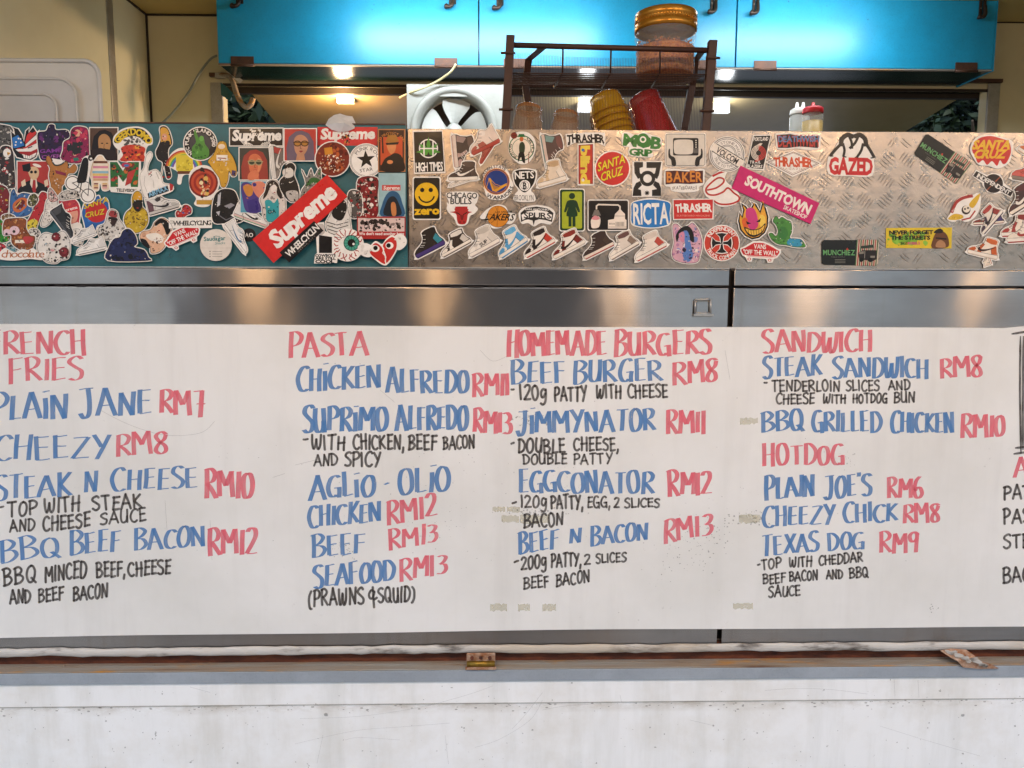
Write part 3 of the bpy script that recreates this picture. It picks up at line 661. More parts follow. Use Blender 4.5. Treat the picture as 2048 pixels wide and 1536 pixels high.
for k in range(3):
    q = MB(); ang = R(100+120*k); q.tube([Tn @ Vector((fr_*.1*math.cos(ang), fr_*.1*math.sin(ang), -.045)), Tn @ Vector((fr_*.82*math.cos(ang), fr_*.82*math.sin(ang), -.045))], .011, 6); q.build('motor_strut', M['cream_cable'], fan)
q = MB(); q.lathe([(0, -.075), (fr_*.8, -.075)], Tn, 40); q.build('dark_back_plate', M['dark'], fan)
q = MB(); q.box((fcx-.055, yf-.003, fzt-.045), (fcx+.05, yf-.0003, fzt-.004)); q.build('front_tab', M['fan'], fan, .002)
q = MB(); q.tube(smooth([at(912, 128, YC-.012), at(900, 145, YC), at(870, 165, 3.0), at(835, 180, 3.0), at(810, 190, 3.05), at(800, 195, 3.15)], False, 5), .0042, 8); tag(q.build('fan_cord', M['cream_cable']), 'thin cream power cord hanging from the cabinet hinge to the fan', 'cord')

# ------------------------------------------------------------------ translucent lid leaning on the left counter
YT = 1.95
tub = empty('storage_lid', (at(60, 250, YT).x, YT, zcount), 'large translucent plastic storage box lid standing at the left wall', 'lid')
xr_, zt2 = at(200, 180, YT).x, at(60, 121, YT).z; xl_ = xr_-.40; zb3 = zcount
def rrect(x0, x1, z0, z1, r, n=8):
    P = []
    for cx_, cz_, a0_ in ((x1-r, z1-r, 0), (x0+r, z1-r, 90), (x0+r, z0+r, 180), (x1-r, z0+r, 270)):
        for k in range(n+1): a = R(a0_+90*k/n); P.append((cx_+r*math.cos(a), cz_+r*math.sin(a)))
    return P
def stepped(q, P, Y0, Y1):
    q.face([(x, Y0, z) for x, z in P])
    for i in range(len(P)):
        a, c = P[i], P[(i+1) % len(P)]; q.face([(a[0], Y0, a[1]), (c[0], Y0, c[1]), (c[0], Y1, c[1]), (a[0], Y1, a[1])], None, True)
steps = [(0, .03, 0), (.036, .035, 0), (.062, .035, .012), (.098, .03, .022)]
for i, (ins, rad, dy) in enumerate(((0, .035, 0), (.052, .04, .012), (.096, .03, .02))):
    q = MB(); P = rrect(xl_+ins, xr_-ins, zb3+ins*.6, zt2-ins*.87, rad)
    q.face([(x, YT-dy, z) for x, z in P]); q.build('lid_panel', M['frost'], tub)
    q = MB(); q.tube([(x, YT-dy-.0006, z) for x, z in P+P[:1]], .0035 if i else .0055, 6, caps=False); q.build('ridge', M['frost_edge'], tub)
# ------------------------------------------------------------------ cables and hook
q = MB(); q.tube(smooth([at(434, 111, 3.16), at(420, 119, 3.16), at(400, 145, 3.16), at(375, 188, 3.16), at(345, 226, 3.16), at(318, 252, 3.16), at(300, 268, 3.17)], False, 6), .0046, 8)
tag(q.build('grey_cable', M['grey_plastic']), 'grey power cable sagging across the cream wall left of the cabinet', 'cable')
hk = empty('wall_hook', at(470, 190, YB-.03), 'peeling cream gas strut hook hanging at the corner of the far opening', 'hook')
q = MB(); q.tube(smooth([at(440, 150, YB-.02), at(458, 152, YB-.03), at(466, 165, YB-.04), at(474, 190, YB-.05), at(484, 208, YB-.05), at(493, 214, YB-.05), at(502, 208, YB-.05), at(506, 196, YB-.05)], False, 5), .0105, 8); q.build('hook_arm', M['ledge'], hk)
q = MB(); q.box(at(432, 147, YB-.016), at(450, 156, YB-.030)); q.build('mount', M['alu'], hk, .001)
q = MB(); q.face([at(452, 142, YB-.03), at(462, 146, YB-.03), at(486, 160, YB-.05), at(480, 167, YB-.05)]); q.build('tape_end', M['white_plastic'], hk)
q = MB(); q.face([at(441, 165, YB-.015), at(452, 172, YB-.02), at(466, 186, YB-.03), at(459, 203, YB-.03), at(450, 195, YB-.02), at(442, 190, YB-.015)]); q.build('teal_flag', M['teal'], hk)
# ------------------------------------------------------------------ crumpled bag on the panel top
rg = random.Random(12); q = MB(); P = [(651, 250), (657, 238), (668, 230), (680, 227), (692, 231), (705, 233), (711, 246), (709, 257), (697, 262), (681, 264), (664, 260)]
front = [at(x, y, YS+.006+rg.uniform(-.004, .012) if y < 250 else YS-.0045) for x, y in P]
cpts = [at(672, 246, YS-.012), at(690, 246, YS-.016), at(683, 237, YS-.004)]
for i in range(len(front)):
    c = min(cpts, key=lambda k: (k-(front[i]+front[(i+1) % len(front)])/2).length); q.face([c, front[i], front[(i+1) % len(front)]])
for f in ((0, 1, 2),): q.face([cpts[i] for i in f])
for i in range(len(front)):
    j = (i+1) % len(front); ci = min(cpts, key=lambda k: (k-(front[i]+front[j])/2).length); cn = min(cpts, key=lambda k: (k-(front[j]+front[(j+1) % len(front)])/2).length)
    if ci is not cn: q.face([ci, front[j], cn])
tag(q.build('plastic_wrap', M['frost_edge']), 'crumpled white plastic wrap lying over the teal panel\'s top edge', 'plastic wrap')
# ------------------------------------------------------------------ trees seen through the far opening
def tree(loc, h, rc, seed, label, n=2600):
    rg = random.Random(seed); e = empty('tree', loc, label, 'tree', 'trees behind the truck'); L = Vector(loc)
    q = MB(); q.tube([L, L+Vector((.05, .03, h*.5)), L+Vector((-.04, 0, h))], [.12, .08, .02], 8)
    for k in range(7):
        a = rg.uniform(0, 6.28); z = h*rg.uniform(.4, .85); s = L+Vector((0, 0, z)); q.tube([s, s+Vector((math.cos(a)*rc*.5, math.sin(a)*rc*.5, .25)), s+Vector((math.cos(a)*rc*.9, math.sin(a)*rc*.9, .4))], [.035, .022, .006], 6)
    q.build('trunk', M['bark'], e)
    q = MB(); cl = [Vector((rg.gauss(0, rc*.45), rg.gauss(0, rc*.45), h*rg.uniform(.35, 1.1))) for _ in range(60)]
    for k in range(n):
        c = L+rg.choice(cl)+Vector((rg.gauss(0, .16), rg.gauss(0, .16), rg.gauss(0, .16))); s = rg.uniform(.026, .055)
        u = Vector((rg.gauss(0, 1), rg.gauss(0, 1), rg.gauss(0, 1))).normalized(); v_ = u.orthogonal().normalized()
        q.face([c-u*s, c+v_*s*.45, c+u*s*1.1, c-v_*s*.45])
    tag(q.build('crown', M['leaf'], e), kind='stuff')
tree((3.1, 5.0, 0), 2.7, .8, 1, 'leafy green tree seen through the far opening\'s right corner', 32000)
tree((-1.8, 4.9, 0), 2.7, .6, 2, 'dark green tree behind the opening\'s corner by the cream hook', 26000)
# ------------------------------------------------------------------ house block added out of view to put a dark band in the steel's reflection
house = empty('added_house', (-1.4, -8, 0), 'unseen brown house added to put a dark reflection in the steel flaps', 'house')
q = MB(); q.box((-4.6, -13, 0), (1.7, -8, 8.6)); q.build('wall', M['house'], house)
q = MB(); q.box((-5.0, -13.3, 8.601), (2.1, -7.6, 8.9)); q.build('roof', M['dark'], house)
for fx, fz, fw_, fh in ((-3.9, 0, 1.9, 2.5), (-1.4, 0, 1.0, 2.2), (.0, .9, 1.3, 1.4), (-3.7, 4.0, 1.2, 1.4), (-1.9, 4.0, 1.2, 1.4), (-.1, 4.0, 1.2, 1.4), (-3.7, 6.4, 1.2, 1.3), (-1.9, 6.4, 1.2, 1.3), (-.1, 6.4, 1.2, 1.3)):
    q = MB(); q.box((fx, -7.985, fz+.02), (fx+fw_, -7.94, fz+fh)); w_ = q.build('window' if fz else 'door', M['alu'], house)
    q = MB(); q.box((fx+.07, -7.939, fz+.09), (fx+fw_-.07, -7.93, fz+fh-.07)); q.build('pane', M['under'], w_)
# ------------------------------------------------------------------ handwritten menu
YM = 1.4955
board = empty('menu_board', at(1024, 1258, YM), 'wide white menu sheet with red, blue and black marker lettering screwed to the steel flaps', 'menu board')
def boardf(q):
    n = 60; top = []; bot = []
    for i in range(n+1):
        px = -330+2750*i/n; t = px/2048
        top.append(at(px, 648+4.5*t*2-2*(t*2-1)**2*0+(-1.2*math.sin(t*9)) if t < 1 else 652+1.5*(t-1), YM))
        bot.append(at(px, 1276-22*t-14*t*(1-t)-1.0*math.sin(t*14), YM))
    for i in range(n):
        q.face([bot[i], bot[i+1], top[i+1], top[i]])
        dy = Vector((0, .003, 0))
        q.face([top[i], top[i+1], top[i+1]+dy, top[i]+dy]); q.face([bot[i+1], bot[i], bot[i]+dy, bot[i+1]+dy])
part('sheet', 'sheet', boardf, board)
for s in ((805, 658), (1471, 660), (1452, 1243), (270, 655), (2150, 660)): screw(s[0], s[1], YM-.0001, board, .0042)
# skeleton letters: width, strokes; '~' marks a curve
G = {
'A': (.78, [[(.02, 0), (.36, 1)], [(.36, 1), (.78, 0)], [(.14, .34), (.62, .36)]]),
'B': (.66, [[(.1, 0), (.1, 1)], ['~', (0, .96), (.34, 1.02), (.58, .84), (.42, .62), (.14, .53)], ['~', (.14, .53), (.5, .5), (.66, .28), (.44, .06), (.04, .0)]]),
'C': (.62, [['~', (.62, .86), (.46, 1.0), (.2, .9), (.03, .5), (.16, .1), (.42, .0), (.62, .12)]]),
'D': (.68, [[(.1, 0), (.1, 1)], ['~', (.0, .97), (.36, .96), (.66, .64), (.58, .25), (.32, .04), (.06, .02)]]),
'E': (.56, [[(.1, .02), (.1, 1)], [(.02, .96), (.54, 1.0)], [(.1, .53), (.5, .55)], [(.08, .02), (.56, .07)]]),
'F': (.54, [[(.1, 0), (.1, 1)], [(.02, .96), (.54, 1.0)], [(.1, .55), (.5, .57)]]),
'G': (.68, [['~', (.58, .9), (.42, 1.0), (.18, .88), (.03, .45), (.16, .08), (.38, .02), (.5, .12)], [(.36, .42), (.64, .46)], [(.6, .46), (.62, -.02)]]),
'H': (.66, [[(.08, 0), (.08, 1)], [(.58, -.03), (.58, 1)], [(.02, .5), (.66, .56)]]),
'I': (.2, [[(.1, 0), (.1, 1)]]),
'i': (.22, [[(.11, 0), (.1, .82)], [(.0, 1.08), (.3, 1.12)]]),
'J': (.62, [[(.06, .98), (.62, 1.0)], ['~', (.42, 1.0), (.44, .5), (.4, .1), (.2, -.03), (.04, .14)]]),
'K': (.66, [[(.1, 0), (.1, 1)], [(.6, 1), (.14, .5)], ['~', (.14, .52), (.4, .28), (.66, .04)]]),
'L': (.52, [[(.1, .02), (.1, 1)], [(.06, .02), (.54, .08)]]),
'M': (.84, [[(.06, 0), (.08, 1)], [(.08, 1), (.42, .42)], [(.42, .42), (.72, 1)], [(.72, 1), (.78, 0)]]),
'N': (.7, [[(.08, 0), (.08, .98)], [(.08, .98), (.6, .02)], [(.6, .02), (.62, 1.02)]]),
'O': (.66, [['~', (.34, 1.0), (.12, .84), (.04, .45), (.16, .06), (.36, .0), (.58, .2), (.62, .6), (.5, .92), (.3, .99)]]),
'P': (.62, [[(.1, 0), (.1, 1)], ['~', (.0, .96), (.34, 1.02), (.6, .82), (.5, .56), (.12, .44)]]),
'Q': (.7, [['~', (.36, 1.0), (.14, .86), (.04, .48), (.16, .08), (.38, .02), (.58, .24), (.6, .66), (.46, .94), (.3, .98)], [(.38, .28), (.7, -.04)]]),
'R': (.66, [[(.1, 0), (.1, 1)], ['~', (.0, .96), (.34, 1.02), (.58, .84), (.46, .6), (.14, .5)], ['~', (.16, .5), (.4, .3), (.66, .02)]]),
'S': (.58, [['~', (.56, .9), (.4, 1.0), (.14, .92), (.06, .72), (.3, .55), (.54, .36), (.5, .1), (.26, .0), (.04, .1)]]),
'T': (.66, [[(.34, 0), (.32, 1)], [(.0, .96), (.66, 1.0)]]),
'U': (.64, [['~', (.08, 1), (.06, .5), (.12, .1), (.32, .0), (.5, .14), (.56, .5)], [(.56, 1), (.58, .0)]]),
'V': (.66, [[(.04, 1), (.34, 0)], [(.34, 0), (.64, 1)]]),
'W': (.9, [['~', (.06, 1), (.06, .45), (.16, .02), (.32, .2), (.44, .7)], ['~', (.44, .7), (.46, .2), (.6, .0), (.76, .3), (.84, 1)]]),
'X': (.66, [[(.04, 1), (.62, 0)], [(.62, 1), (.04, 0)]]),
'Y': (.66, [[(.04, 1), (.36, .5)], [(.66, 1), (.2, -.04)]]),
'Z': (.66, [[(.06, .96), (.62, 1.0)], [(.62, 1), (.04, .02)], [(.04, .02), (.66, .06)]]),
'0': (.6, [['~', (.32, 1.0), (.1, .84), (.04, .45), (.14, .06), (.32, .0), (.52, .2), (.56, .6), (.46, .92), (.28, .99)]]),
'1': (.22, [[(.1, 1), (.12, 0)]]),
'2': (.6, [['~', (.04, .84), (.2, 1.0), (.46, .94), (.5, .7), (.3, .35), (.04, .03)], [(.04, .03), (.62, .05)]]),
'3': (.56, [['~', (.06, .92), (.3, 1.0), (.5, .86), (.4, .62), (.18, .54)], ['~', (.18, .54), (.46, .5), (.54, .26), (.34, .03), (.04, .06)]]),
'6': (.6, [['~', (.44, 1.0), (.2, .8), (.06, .4), (.14, .06), (.36, .0), (.56, .2), (.46, .46), (.26, .5), (.1, .34)]]),
'7': (.6, [[(.04, .96), (.58, 1)], [(.5, 1), (.4, -.04)], [(.2, .46), (.68, .5)]]),
'8': (.6, [['~', (.54, .9), (.32, 1.02), (.08, .86), (.2, .6), (.46, .38), (.5, .12), (.28, .0), (.06, .16), (.2, .46), (.44, .66), (.52, .9)]]),
'9': (.56, [['~', (.5, .88), (.3, 1.0), (.08, .84), (.1, .58), (.3, .52), (.48, .7)], [(.5, .96), (.42, 0)]]),
'g': (.56, [['~', (.46, .7), (.24, .8), (.06, .56), (.12, .26), (.32, .22), (.46, .5)], ['~', (.48, .78), (.5, .2), (.44, -.2), (.22, -.32), (.04, -.2)]]),
'-': (.4, [[(.04, .46), (.38, .5)]]), ',': (.18, [[(.12, .14), (.04, -.2)]]), "'": (.16, [[(.1, 1.2), (.08, 1.0)]]),
'(': (.34, [['~', (.3, 1.06), (.08, .7), (.04, .3), (.14, -.08), (.3, -.16)]]), ')': (.34, [['~', (.04, 1.08), (.28, .8), (.3, .3), (.16, .0), (.04, -.08)]]),
'&': (.5, [['~', (.44, .66), (.2, .74), (.06, .5), (.14, .26), (.34, .3), (.46, .6)], [(.32, .96), (.4, -.3)], [(.4, .2), (.62, .3)]]),
}
winc = [0]
def ribbon(q, P, hw, hn, nib, Y, rnd):
    """P: pixel points of one pen stroke; chisel: half width hw along the nib, hn across; round: hw"""
    n = len(P); Lft = []; Rgt = []
    for i in range(n):
        d = Vector(P[min(i+1, n-1)])-Vector(P[max(i-1, 0)])
        d = d.normalized() if d.length > 1e-6 else Vector((1, 0))
        pr = Vector((-d.y, d.x))
        if rnd:
            t = 1.0 if 0 < i < n-1 else .55
            o = pr*hw*t
        else:
            cr = d.x*nib.y-d.y*nib.x; s = max(-1, min(1, cr*2.2)); o = pr*hn+nib*(hw*s)
        Lft.append(Vector(P[i])+o); Rgt.append(Vector(P[i])-o)
    for i in range(n-1):
        q.face([at(*Rgt[i], Y), at(*Rgt[i+1], Y), at(*Lft[i+1], Y), at(*Lft[i], Y)])
def word(txt, x0, y0, x1, y1, h, pen, name=None, label=None):
    rg = random.Random(txt+str(x0)+str(y0)); q = MB(); winc[0] = (winc[0]+1) % 9
    rnd = pen == 'k'; gap = .12 if not rnd else .16
    ws = [G[c][0]*rg.uniform(.94, 1.06) for c in txt]
    tot = sum(ws)+gap*(len(txt)-1); sx = (x1-x0)/tot; cur = 0; ux = Vector((x1-x0, y1-y0)).normalized(); nib = Vector((math.cos(R(-7)), math.sin(R(-7))))
    hw, hn = (h*.08, h*.026) if not rnd else (max(2.0, h*.09), 0)
    if pen != 'k': hw = min(4.4, max(2.9, hw)); hn = .95
    else: hw = min(2.45, hw)
    x0 += hw*.9; x1 -= hw*.9; sx = (x1-x0)/tot
    st = 0; first = True
    for c, wd in zip(txt, ws):
        gs = G[c][0]; ls = rg.uniform(.93, 1.08); dy = rg.uniform(-.035, .05)*h; lean = rg.uniform(-.06, .07)
        if first and not rnd and len(txt) > 3: ls = 1.12; dy = .06*h
        first = False
        for s in G[c][1]:
            cv = s[0] == '~'; pts = s[1:] if cv else s
            P = []
            for gx, gy in pts:
                jx, jy = rg.gauss(0, .010), rg.gauss(0, .012)
                X = (cur+(gx+jx+lean*gy)*wd/gs)*sx; B = Vector((x0, y0))+Vector((X, X*(y1-y0)/(x1-x0)))
                P.append((B.x, B.y-(gy+jy)*h*ls+dy))
            if cv: P = smooth(P, False, 5)
            else:
                a, e = Vector(P[0]), Vector(P[-1]); m_ = (a+e)/2+Vector((rg.gauss(0, .012)*h, rg.gauss(0, .012)*h)); P = smooth([a, m_, e], False, 3)
            if rnd:   # rounded ends
                a, e = Vector(P[0]), Vector(P[-1]); d0 = (Vector(P[1])-a).normalized(); d1 = (e-Vector(P[-2])).normalized()
                P = [a-d0*hw*.7]+[a]+list(P[1:-1])+[e]+[e+d1*hw*.7]
            Y = YM-.00012-.00003*winc[0]-.000012*st; st += 1
            ribbon(q, P, hw, hn, nib, Y, rnd)
        cur += wd+gap
    nm, mt = {'r': ('red_lettering', 'ink_red'), 'b': ('blue_lettering', 'ink_blue'), 'k': ('black_lettering', 'ink_black')}[pen]
    o = q.build(nm, M[mt], board)
    tag(o, label or '%s handwritten marker word reading %s' % ({'r': 'pink red', 'b': 'blue', 'k': 'black'}[pen], txt.upper().strip('-,()') or 'dash'))
for W in """FRENCH -25 709 175 707 47 r|FRIES 13 765 169 757 45 r|PLAiN -18 841 138 835 52 b|JANE 155 832 306 829 51 b|RM7 316 827 411 830 50 r|CHEEZY -16 919 221 917 46 b|RM8 229 913 339 906 44 r
STEAK -14 1000 145 990 46 b|N 166 983 196 982 41 b|CHEESE 220 981 398 976 43 b|RM10 406 993 510 995 52 r|- -4 1026 9 1025 22 k|TOP 12 1033 76 1028 29 k|WITH 87 1027 161 1021 28 k|STEAK 182 1021 285 1016 28 k
AND 17 1064 71 1060 24 k|CHEESE 84 1063 182 1052 28 k|SAUCE 198 1049 294 1041 24 k|BBQ -3 1125 123 1112 43 b|BEEF 137 1108 243 1103 43 b|BACON 265 1099 413 1094 40 b|RM12 414 1109 517 1107 49 r
BBQ 4 1171 74 1162 34 k|MINCED 88 1164 175 1155 32 k|BEEF, 190 1155 252 1153 30 k|CHEESE 254 1152 343 1147 28 k|AND 18 1208 63 1205 27 k|BEEF 75 1205 129 1199 26 k|BACON 144 1201 217 1193 27 k
PASTA 574 714 738 710 47 r|CHiCKEN 591 781 764 777 46 b|ALFREDO 770 782 940 787 46 b|RM11 942 792 1021 791 42 r|SUPRiMO 602 863 778 860 49 b|ALFREDO 789 859 938 860 47 b|RM13 943 862 1026 868 43 r
- 603 890 618 890 24 k|WITH 621 899 691 899 27 k|CHICKEN, 704 898 810 898 28 k|BEEF 814 899 875 899 28 k|BACON 884 899 951 896 25 k|AND 626 931 677 931 23 k|SPICY 687 933 763 932 27 k
AGLiO 616 1000 752 990 46 b|- 765 989 782 986 42 b|OLiO 794 987 902 981 47 b|CHICKEN 615 1055 764 1042 41 b|RM12 772 1049 877 1031 43 r|BEEF 621 1113 732 1106 41 b|RM13 775 1099 877 1084 38 r
SEAFOOD 625 1175 792 1161 42 b|RM13 797 1162 895 1148 40 r|(PRAWNS 615 1213 730 1206 32 k|& 734 1206 753 1206 32 k|SQUID) 754 1205 831 1203 30 k
HOMEMADE 1012 711 1217 709 49 r|BURGERS 1225 711 1425 710 48 r|BEEF 1020 766 1134 766 43 b|BURGER 1143 766 1327 760 42 b|RM8 1342 770 1438 763 44 r|- 1020 790 1030 790 24 k|120g 1037 800 1095 799 29 k|PATTY 1107 802 1175 801 28 k|WITH 1190 796 1244 796 26 k|CHEESE 1254 795 1337 794 25 k
JiMMYNATOR 1030 867 1313 861 43 b|RM11 1330 866 1413 866 44 r|- 1019 897 1030 896 24 k|DOUBLE 1034 905 1132 905 27 k|CHEESE, 1145 901 1239 901 25 k|DOUBLE 1044 928 1135 928 20 k|PATTY 1145 928 1225 927 21 k
EGGCONATOR 1035 983 1310 987 43 b|RM12 1333 990 1426 988 46 r|- 1021 1019 1034 1017 24 k|120g 1039 1015 1095 1015 24 k|PATTY, 1100 1016 1168 1018 26 k|EGG, 1173 1015 1222 1015 22 k|2 1226 1015 1240 1015 20 k|SLICES 1247 1015 1320 1014 18 k|BACON 1045 1056 1128 1050 25 k
BEEF 1035 1107 1120 1096 39 b|N 1137 1088 1164 1086 31 b|BACON 1178 1091 1297 1079 36 b|RM13 1325 1086 1426 1069 42 r|- 1025 1137 1039 1134 24 k|200g 1040 1140 1095 1134 25 k|PATTY, 1100 1134 1164 1131 25 k|2 1166 1130 1182 1129 20 k|SLICES 1190 1126 1254 1123 18 k|BEEF 1045 1178 1099 1174 23 k|BACON 1110 1173 1181 1164 24 k
SANDWICH 1523 705 1746 704 43 r|STEAK 1524 755 1645 751 40 b|SANDWICH 1663 755 1859 756 40 b|RM8 1878 756 1967 752 41 r|- 1526 777 1537 777 22 k|TENDERLOIN 1542 782 1681 782 21 k|SLICES 1690 782 1760 781 20 k|AND 1775 780 1822 780 19 k|CHEESE 1550 808 1630 807 20 k|WITH 1644 806 1693 806 17 k|HOTDOG 1704 806 1776 805 18 k|BUN 1786 805 1831 804 20 k
BBQ 1520 863 1610 859 42 b|GRILLED 1623 862 1765 865 40 b|CHICKEN 1779 864 1910 865 40 b|RM10 1919 874 2012 873 44 r|HOTDOG 1523 930 1690 929 41 r|PLAIN 1527 999 1632 992 45 b|JOE'S 1645 997 1745 990 42 b|RM6 1772 995 1848 994 40 r|CHEEZY 1523 1053 1671 1048 38 b|CHICK 1685 1044 1797 1043 38 b|RM8 1803 1045 1882 1044 38 r
TEXAS 1520 1111 1640 1103 38 b|DOG 1653 1103 1730 1098 36 b|RM9 1756 1105 1840 1104 40 r|- 1513 1140 1522 1139 20 k|TOP 1521 1139 1564 1135 19 k|WITH 1577 1134 1625 1133 19 k|CHEDDAR 1636 1131 1727 1123 19 k|BEEF 1524 1168 1572 1165 19 k|BACON 1577 1162 1637 1160 19 k|AND 1651 1158 1687 1157 18 k|BBQ 1697 1156 1738 1155 20 k|SAUCE 1535 1194 1602 1191 21 k
A 2025 954 2058 954 40 r|PAT 2005 999 2062 997 27 k|PAS 2005 1047 2062 1045 28 k|STE 2004 1097 2060 1095 26 k|BAC 2004 1166 2062 1163 30 k""".replace('\n', '|').split('|'):
    t = W.split(); word(t[0], *[float(v_) for v_ in t[1:6]], t[6])
q = MB()
for P in (((2023, 668), (2060, 662)), ((2041, 672), (2040, 780), (2042, 906)), ((2047, 672), (2046, 790), (2046, 900)), ((2030, 896), (2060, 893)), ((2027, 908), (2060, 903))):
    ribbon(q, smooth(P, False, 4), 2.2, 0, Vector((1, 0)), YM-.0004-.00002*len(q.f), True)
tag(q.build('black_frame_lines', M['ink_black'], board), 'black hand drawn frame lines at the sheet\'s right edge')
# tape residue, smears, specks on the sheet
def patch(q, P, Y, rg, j=1.5): q.face([at(x+rg.uniform(-j, j), y+rg.uniform(-j, j), Y) for x, y in P])
rg = random.Random(77); q = MB()
for x0, y0, x1, y1 in ((985, 1014, 1010, 1023), (1014, 1014, 1040, 1024), (1003, 1031, 1038, 1044), (1040, 1030, 1100, 1047), (980, 1208, 1014, 1222), (1036, 1208, 1060, 1222), (1085, 1208, 1112, 1221), (1466, 1206, 1506, 1218), (1478, 1029, 1520, 1046), (1480, 836, 1516, 848)):
    n = 9; P = [(x0+(x1-x0)*k/n, y0+rg.uniform(-1.5, 1.5)) for k in range(n+1)]+[(x1-(x1-x0)*k/n, y1+rg.uniform(-2, 2)) for k in range(n+1)]
    q.face([at(x, y, YM-.00006-.000004*len(q.f)) for x, y in P])
tag(q.build('tape_residue', M['tape'], board), 'yellowed strips of old tape residue', kind='stuff')
q = MB()
def cloud(cx, cy, rx, ry, n, smin, smax):
    for k in range(n):
        x, y = rg.gauss(cx, rx), rg.gauss(cy, ry); s = rg.uniform(smin, smax)
        if not 660 < y < 1238: continue
        q.face([at(x+s*math.cos(a)*rg.uniform(.5, 1.6), y+s*math.sin(a)*rg.uniform(.5, 1.2), YM-.00009) for a in (0, 1.2, 2.5, 3.7, 5)])
for a in ((1420, 1060, 30, 22, 60, .5, 1.7), (1380, 1110, 40, 28, 70, .5, 1.5), (1130, 960, 40, 26, 50, .4, 1.3), (850, 1050, 50, 40, 50, .4, 1.3), (690, 1095, 12, 9, 40, .4, 1.6), (1070, 838, 22, 8, 60, .6, 2.4), (1500, 1036, 18, 7, 60, .6, 2.2), (1075, 1024, 30, 5, 50, .6, 2.0), (980, 910, 60, 40, 30, .5, 1.2), (1690, 925, 14, 10, 30, .4, 1.4), (1024, 950, 700, 200, 170, .4, 1.1), (1870, 1217, 8, 5, 12, .5, 1.5)): cloud(*a)
tag(q.build('marker_smudges', M['smear'], board), kind='stuff')
q = MB()
for P in (((200, 820), (260, 850), (330, 870), (400, 866), (430, 842)), ((590, 930), (640, 918)), ((760, 780), (790, 805)), ((960, 700), (985, 722), (1015, 712)), ((545, 955), (570, 947)), ((1450, 700), (1460, 760)), ((330, 1000), (334, 1060)), ((420, 1040), (424, 1120))):
    ribbon(q, smooth(P, False, 6), .5, 0, Vector((1, 0)), YM-.0001, True)
tag(q.build('sheet_scratches', M['scratch'], board), kind='stuff')
# ------------------------------------------------------------------ stickers: printing helpers
CHARS = "ABCDEFGHIJKLMNOPQRSTUVWXYZabcdefghijklmnopqrstuvwxyz0123456789'.,\""
GL = {}
def load_glyphs():
    tmp = []
    for wt, off in (('n', 0.0), ('b', .022), ('x', .045)):
        for ch in CHARS:
            cu = bpy.data.curves.new('glyph', 'FONT'); cu.body = ch; cu.size = 1; cu.offset = off; cu.resolution_u = 2; cu.fill_mode = 'FRONT'; cu.dimensions = '2D'
            o = bpy.data.objects.new('glyph', cu); COL.objects.link(o); tmp.append((wt, ch, o, cu))
    dg = bpy.context.evaluated_depsgraph_get(); dg.update()
    for wt, ch, o, cu in tmp:
        me = bpy.data.meshes.new_from_object(o.evaluated_get(dg)); me.calc_loop_triangles()
        V = [(v_.co.x, v_.co.y) for v_ in me.vertices]; T_ = [tuple(t.vertices) for t in me.loop_triangles]
        GL[wt, ch] = (V, T_); bpy.data.meshes.remove(me)
    for wt, ch, o, cu in tmp: bpy.data.objects.remove(o); bpy.data.curves.remove(cu)
load_glyphs()
CAPH = max(v_[1] for v_ in GL['n', 'H'][0])
def poff(P, d):
    """move a closed outline outwards by d pixels"""
    P = [Vector(p) for p in P]; n = len(P); ar = sum(P[i].x*P[(i+1) % n].y-P[(i+1) % n].x*P[i].y for i in range(n)); sg = 1 if ar > 0 else -1; out = []
    for i in range(n):
        e1 = (P[i]-P[i-1]); e2 = (P[(i+1) % n]-P[i])
        if e1.length < 1e-6 or e2.length < 1e-6: out.append(P[i]); continue
        n1 = Vector((e1.y, -e1.x)).normalized(); n2 = Vector((e2.y, -e2.x)).normalized(); m_ = n1+n2
        m_ = m_.normalized() if m_.length > .2 else n1
        k = min(1.6, 1/max(.35, m_.dot(n1))); out.append(P[i]+m_*(d*k*sg))
    return out
def inside(P, x, y):
    c = False; n = len(P)
    for i in range(n):
        a, b_ = P[i], P[i-1]
        if (a[1] > y) != (b_[1] > y) and x < (b_[0]-a[0])*(y-a[1])/(b_[1]-a[1])+a[0]: c = not c
    return c
def bdist(P, x, y):
    best = 1e9; n = len(P)
    for i in range(n):
        ax, ay = P[i-1][0], P[i-1][1]; bx, by = P[i][0], P[i][1]; dx, dy = bx-ax, by-ay; t = max(0, min(1, ((x-ax)*dx+(y-ay)*dy)/(dx*dx+dy*dy+1e-9)))
        best = min(best, math.hypot(x-ax-dx*t, y-ay-dy*t))
    return best
def rect(x0, y0, x1, y1): return [(x0, y0), (x1, y0), (x1, y1), (x0, y1)]
def rr(x0, y0, x1, y1, r): return rrect(x0, x1, y0, y1, r, 4)
def ell(cx_, cy_, rx, ry=None, n=28, a=0):
    ry = ry or rx; return [(cx_+rx*math.cos(2*math.pi*k/n)*math.cos(a)-ry*math.sin(2*math.pi*k/n)*math.sin(a), cy_+rx*math.cos(2*math.pi*k/n)*math.sin(a)+ry*math.sin(2*math.pi*k/n)*math.cos(a)) for k in range(n)]
def pts(s): 
    v_ = [float(k) for k in s.split()]; return list(zip(v_[::2], v_[1::2]))
def sp(s, n=4): return [tuple(p) for p in smooth(pts(s), True, n)]
WH, BK = 'f2eee6', '17130f'
DONE = []
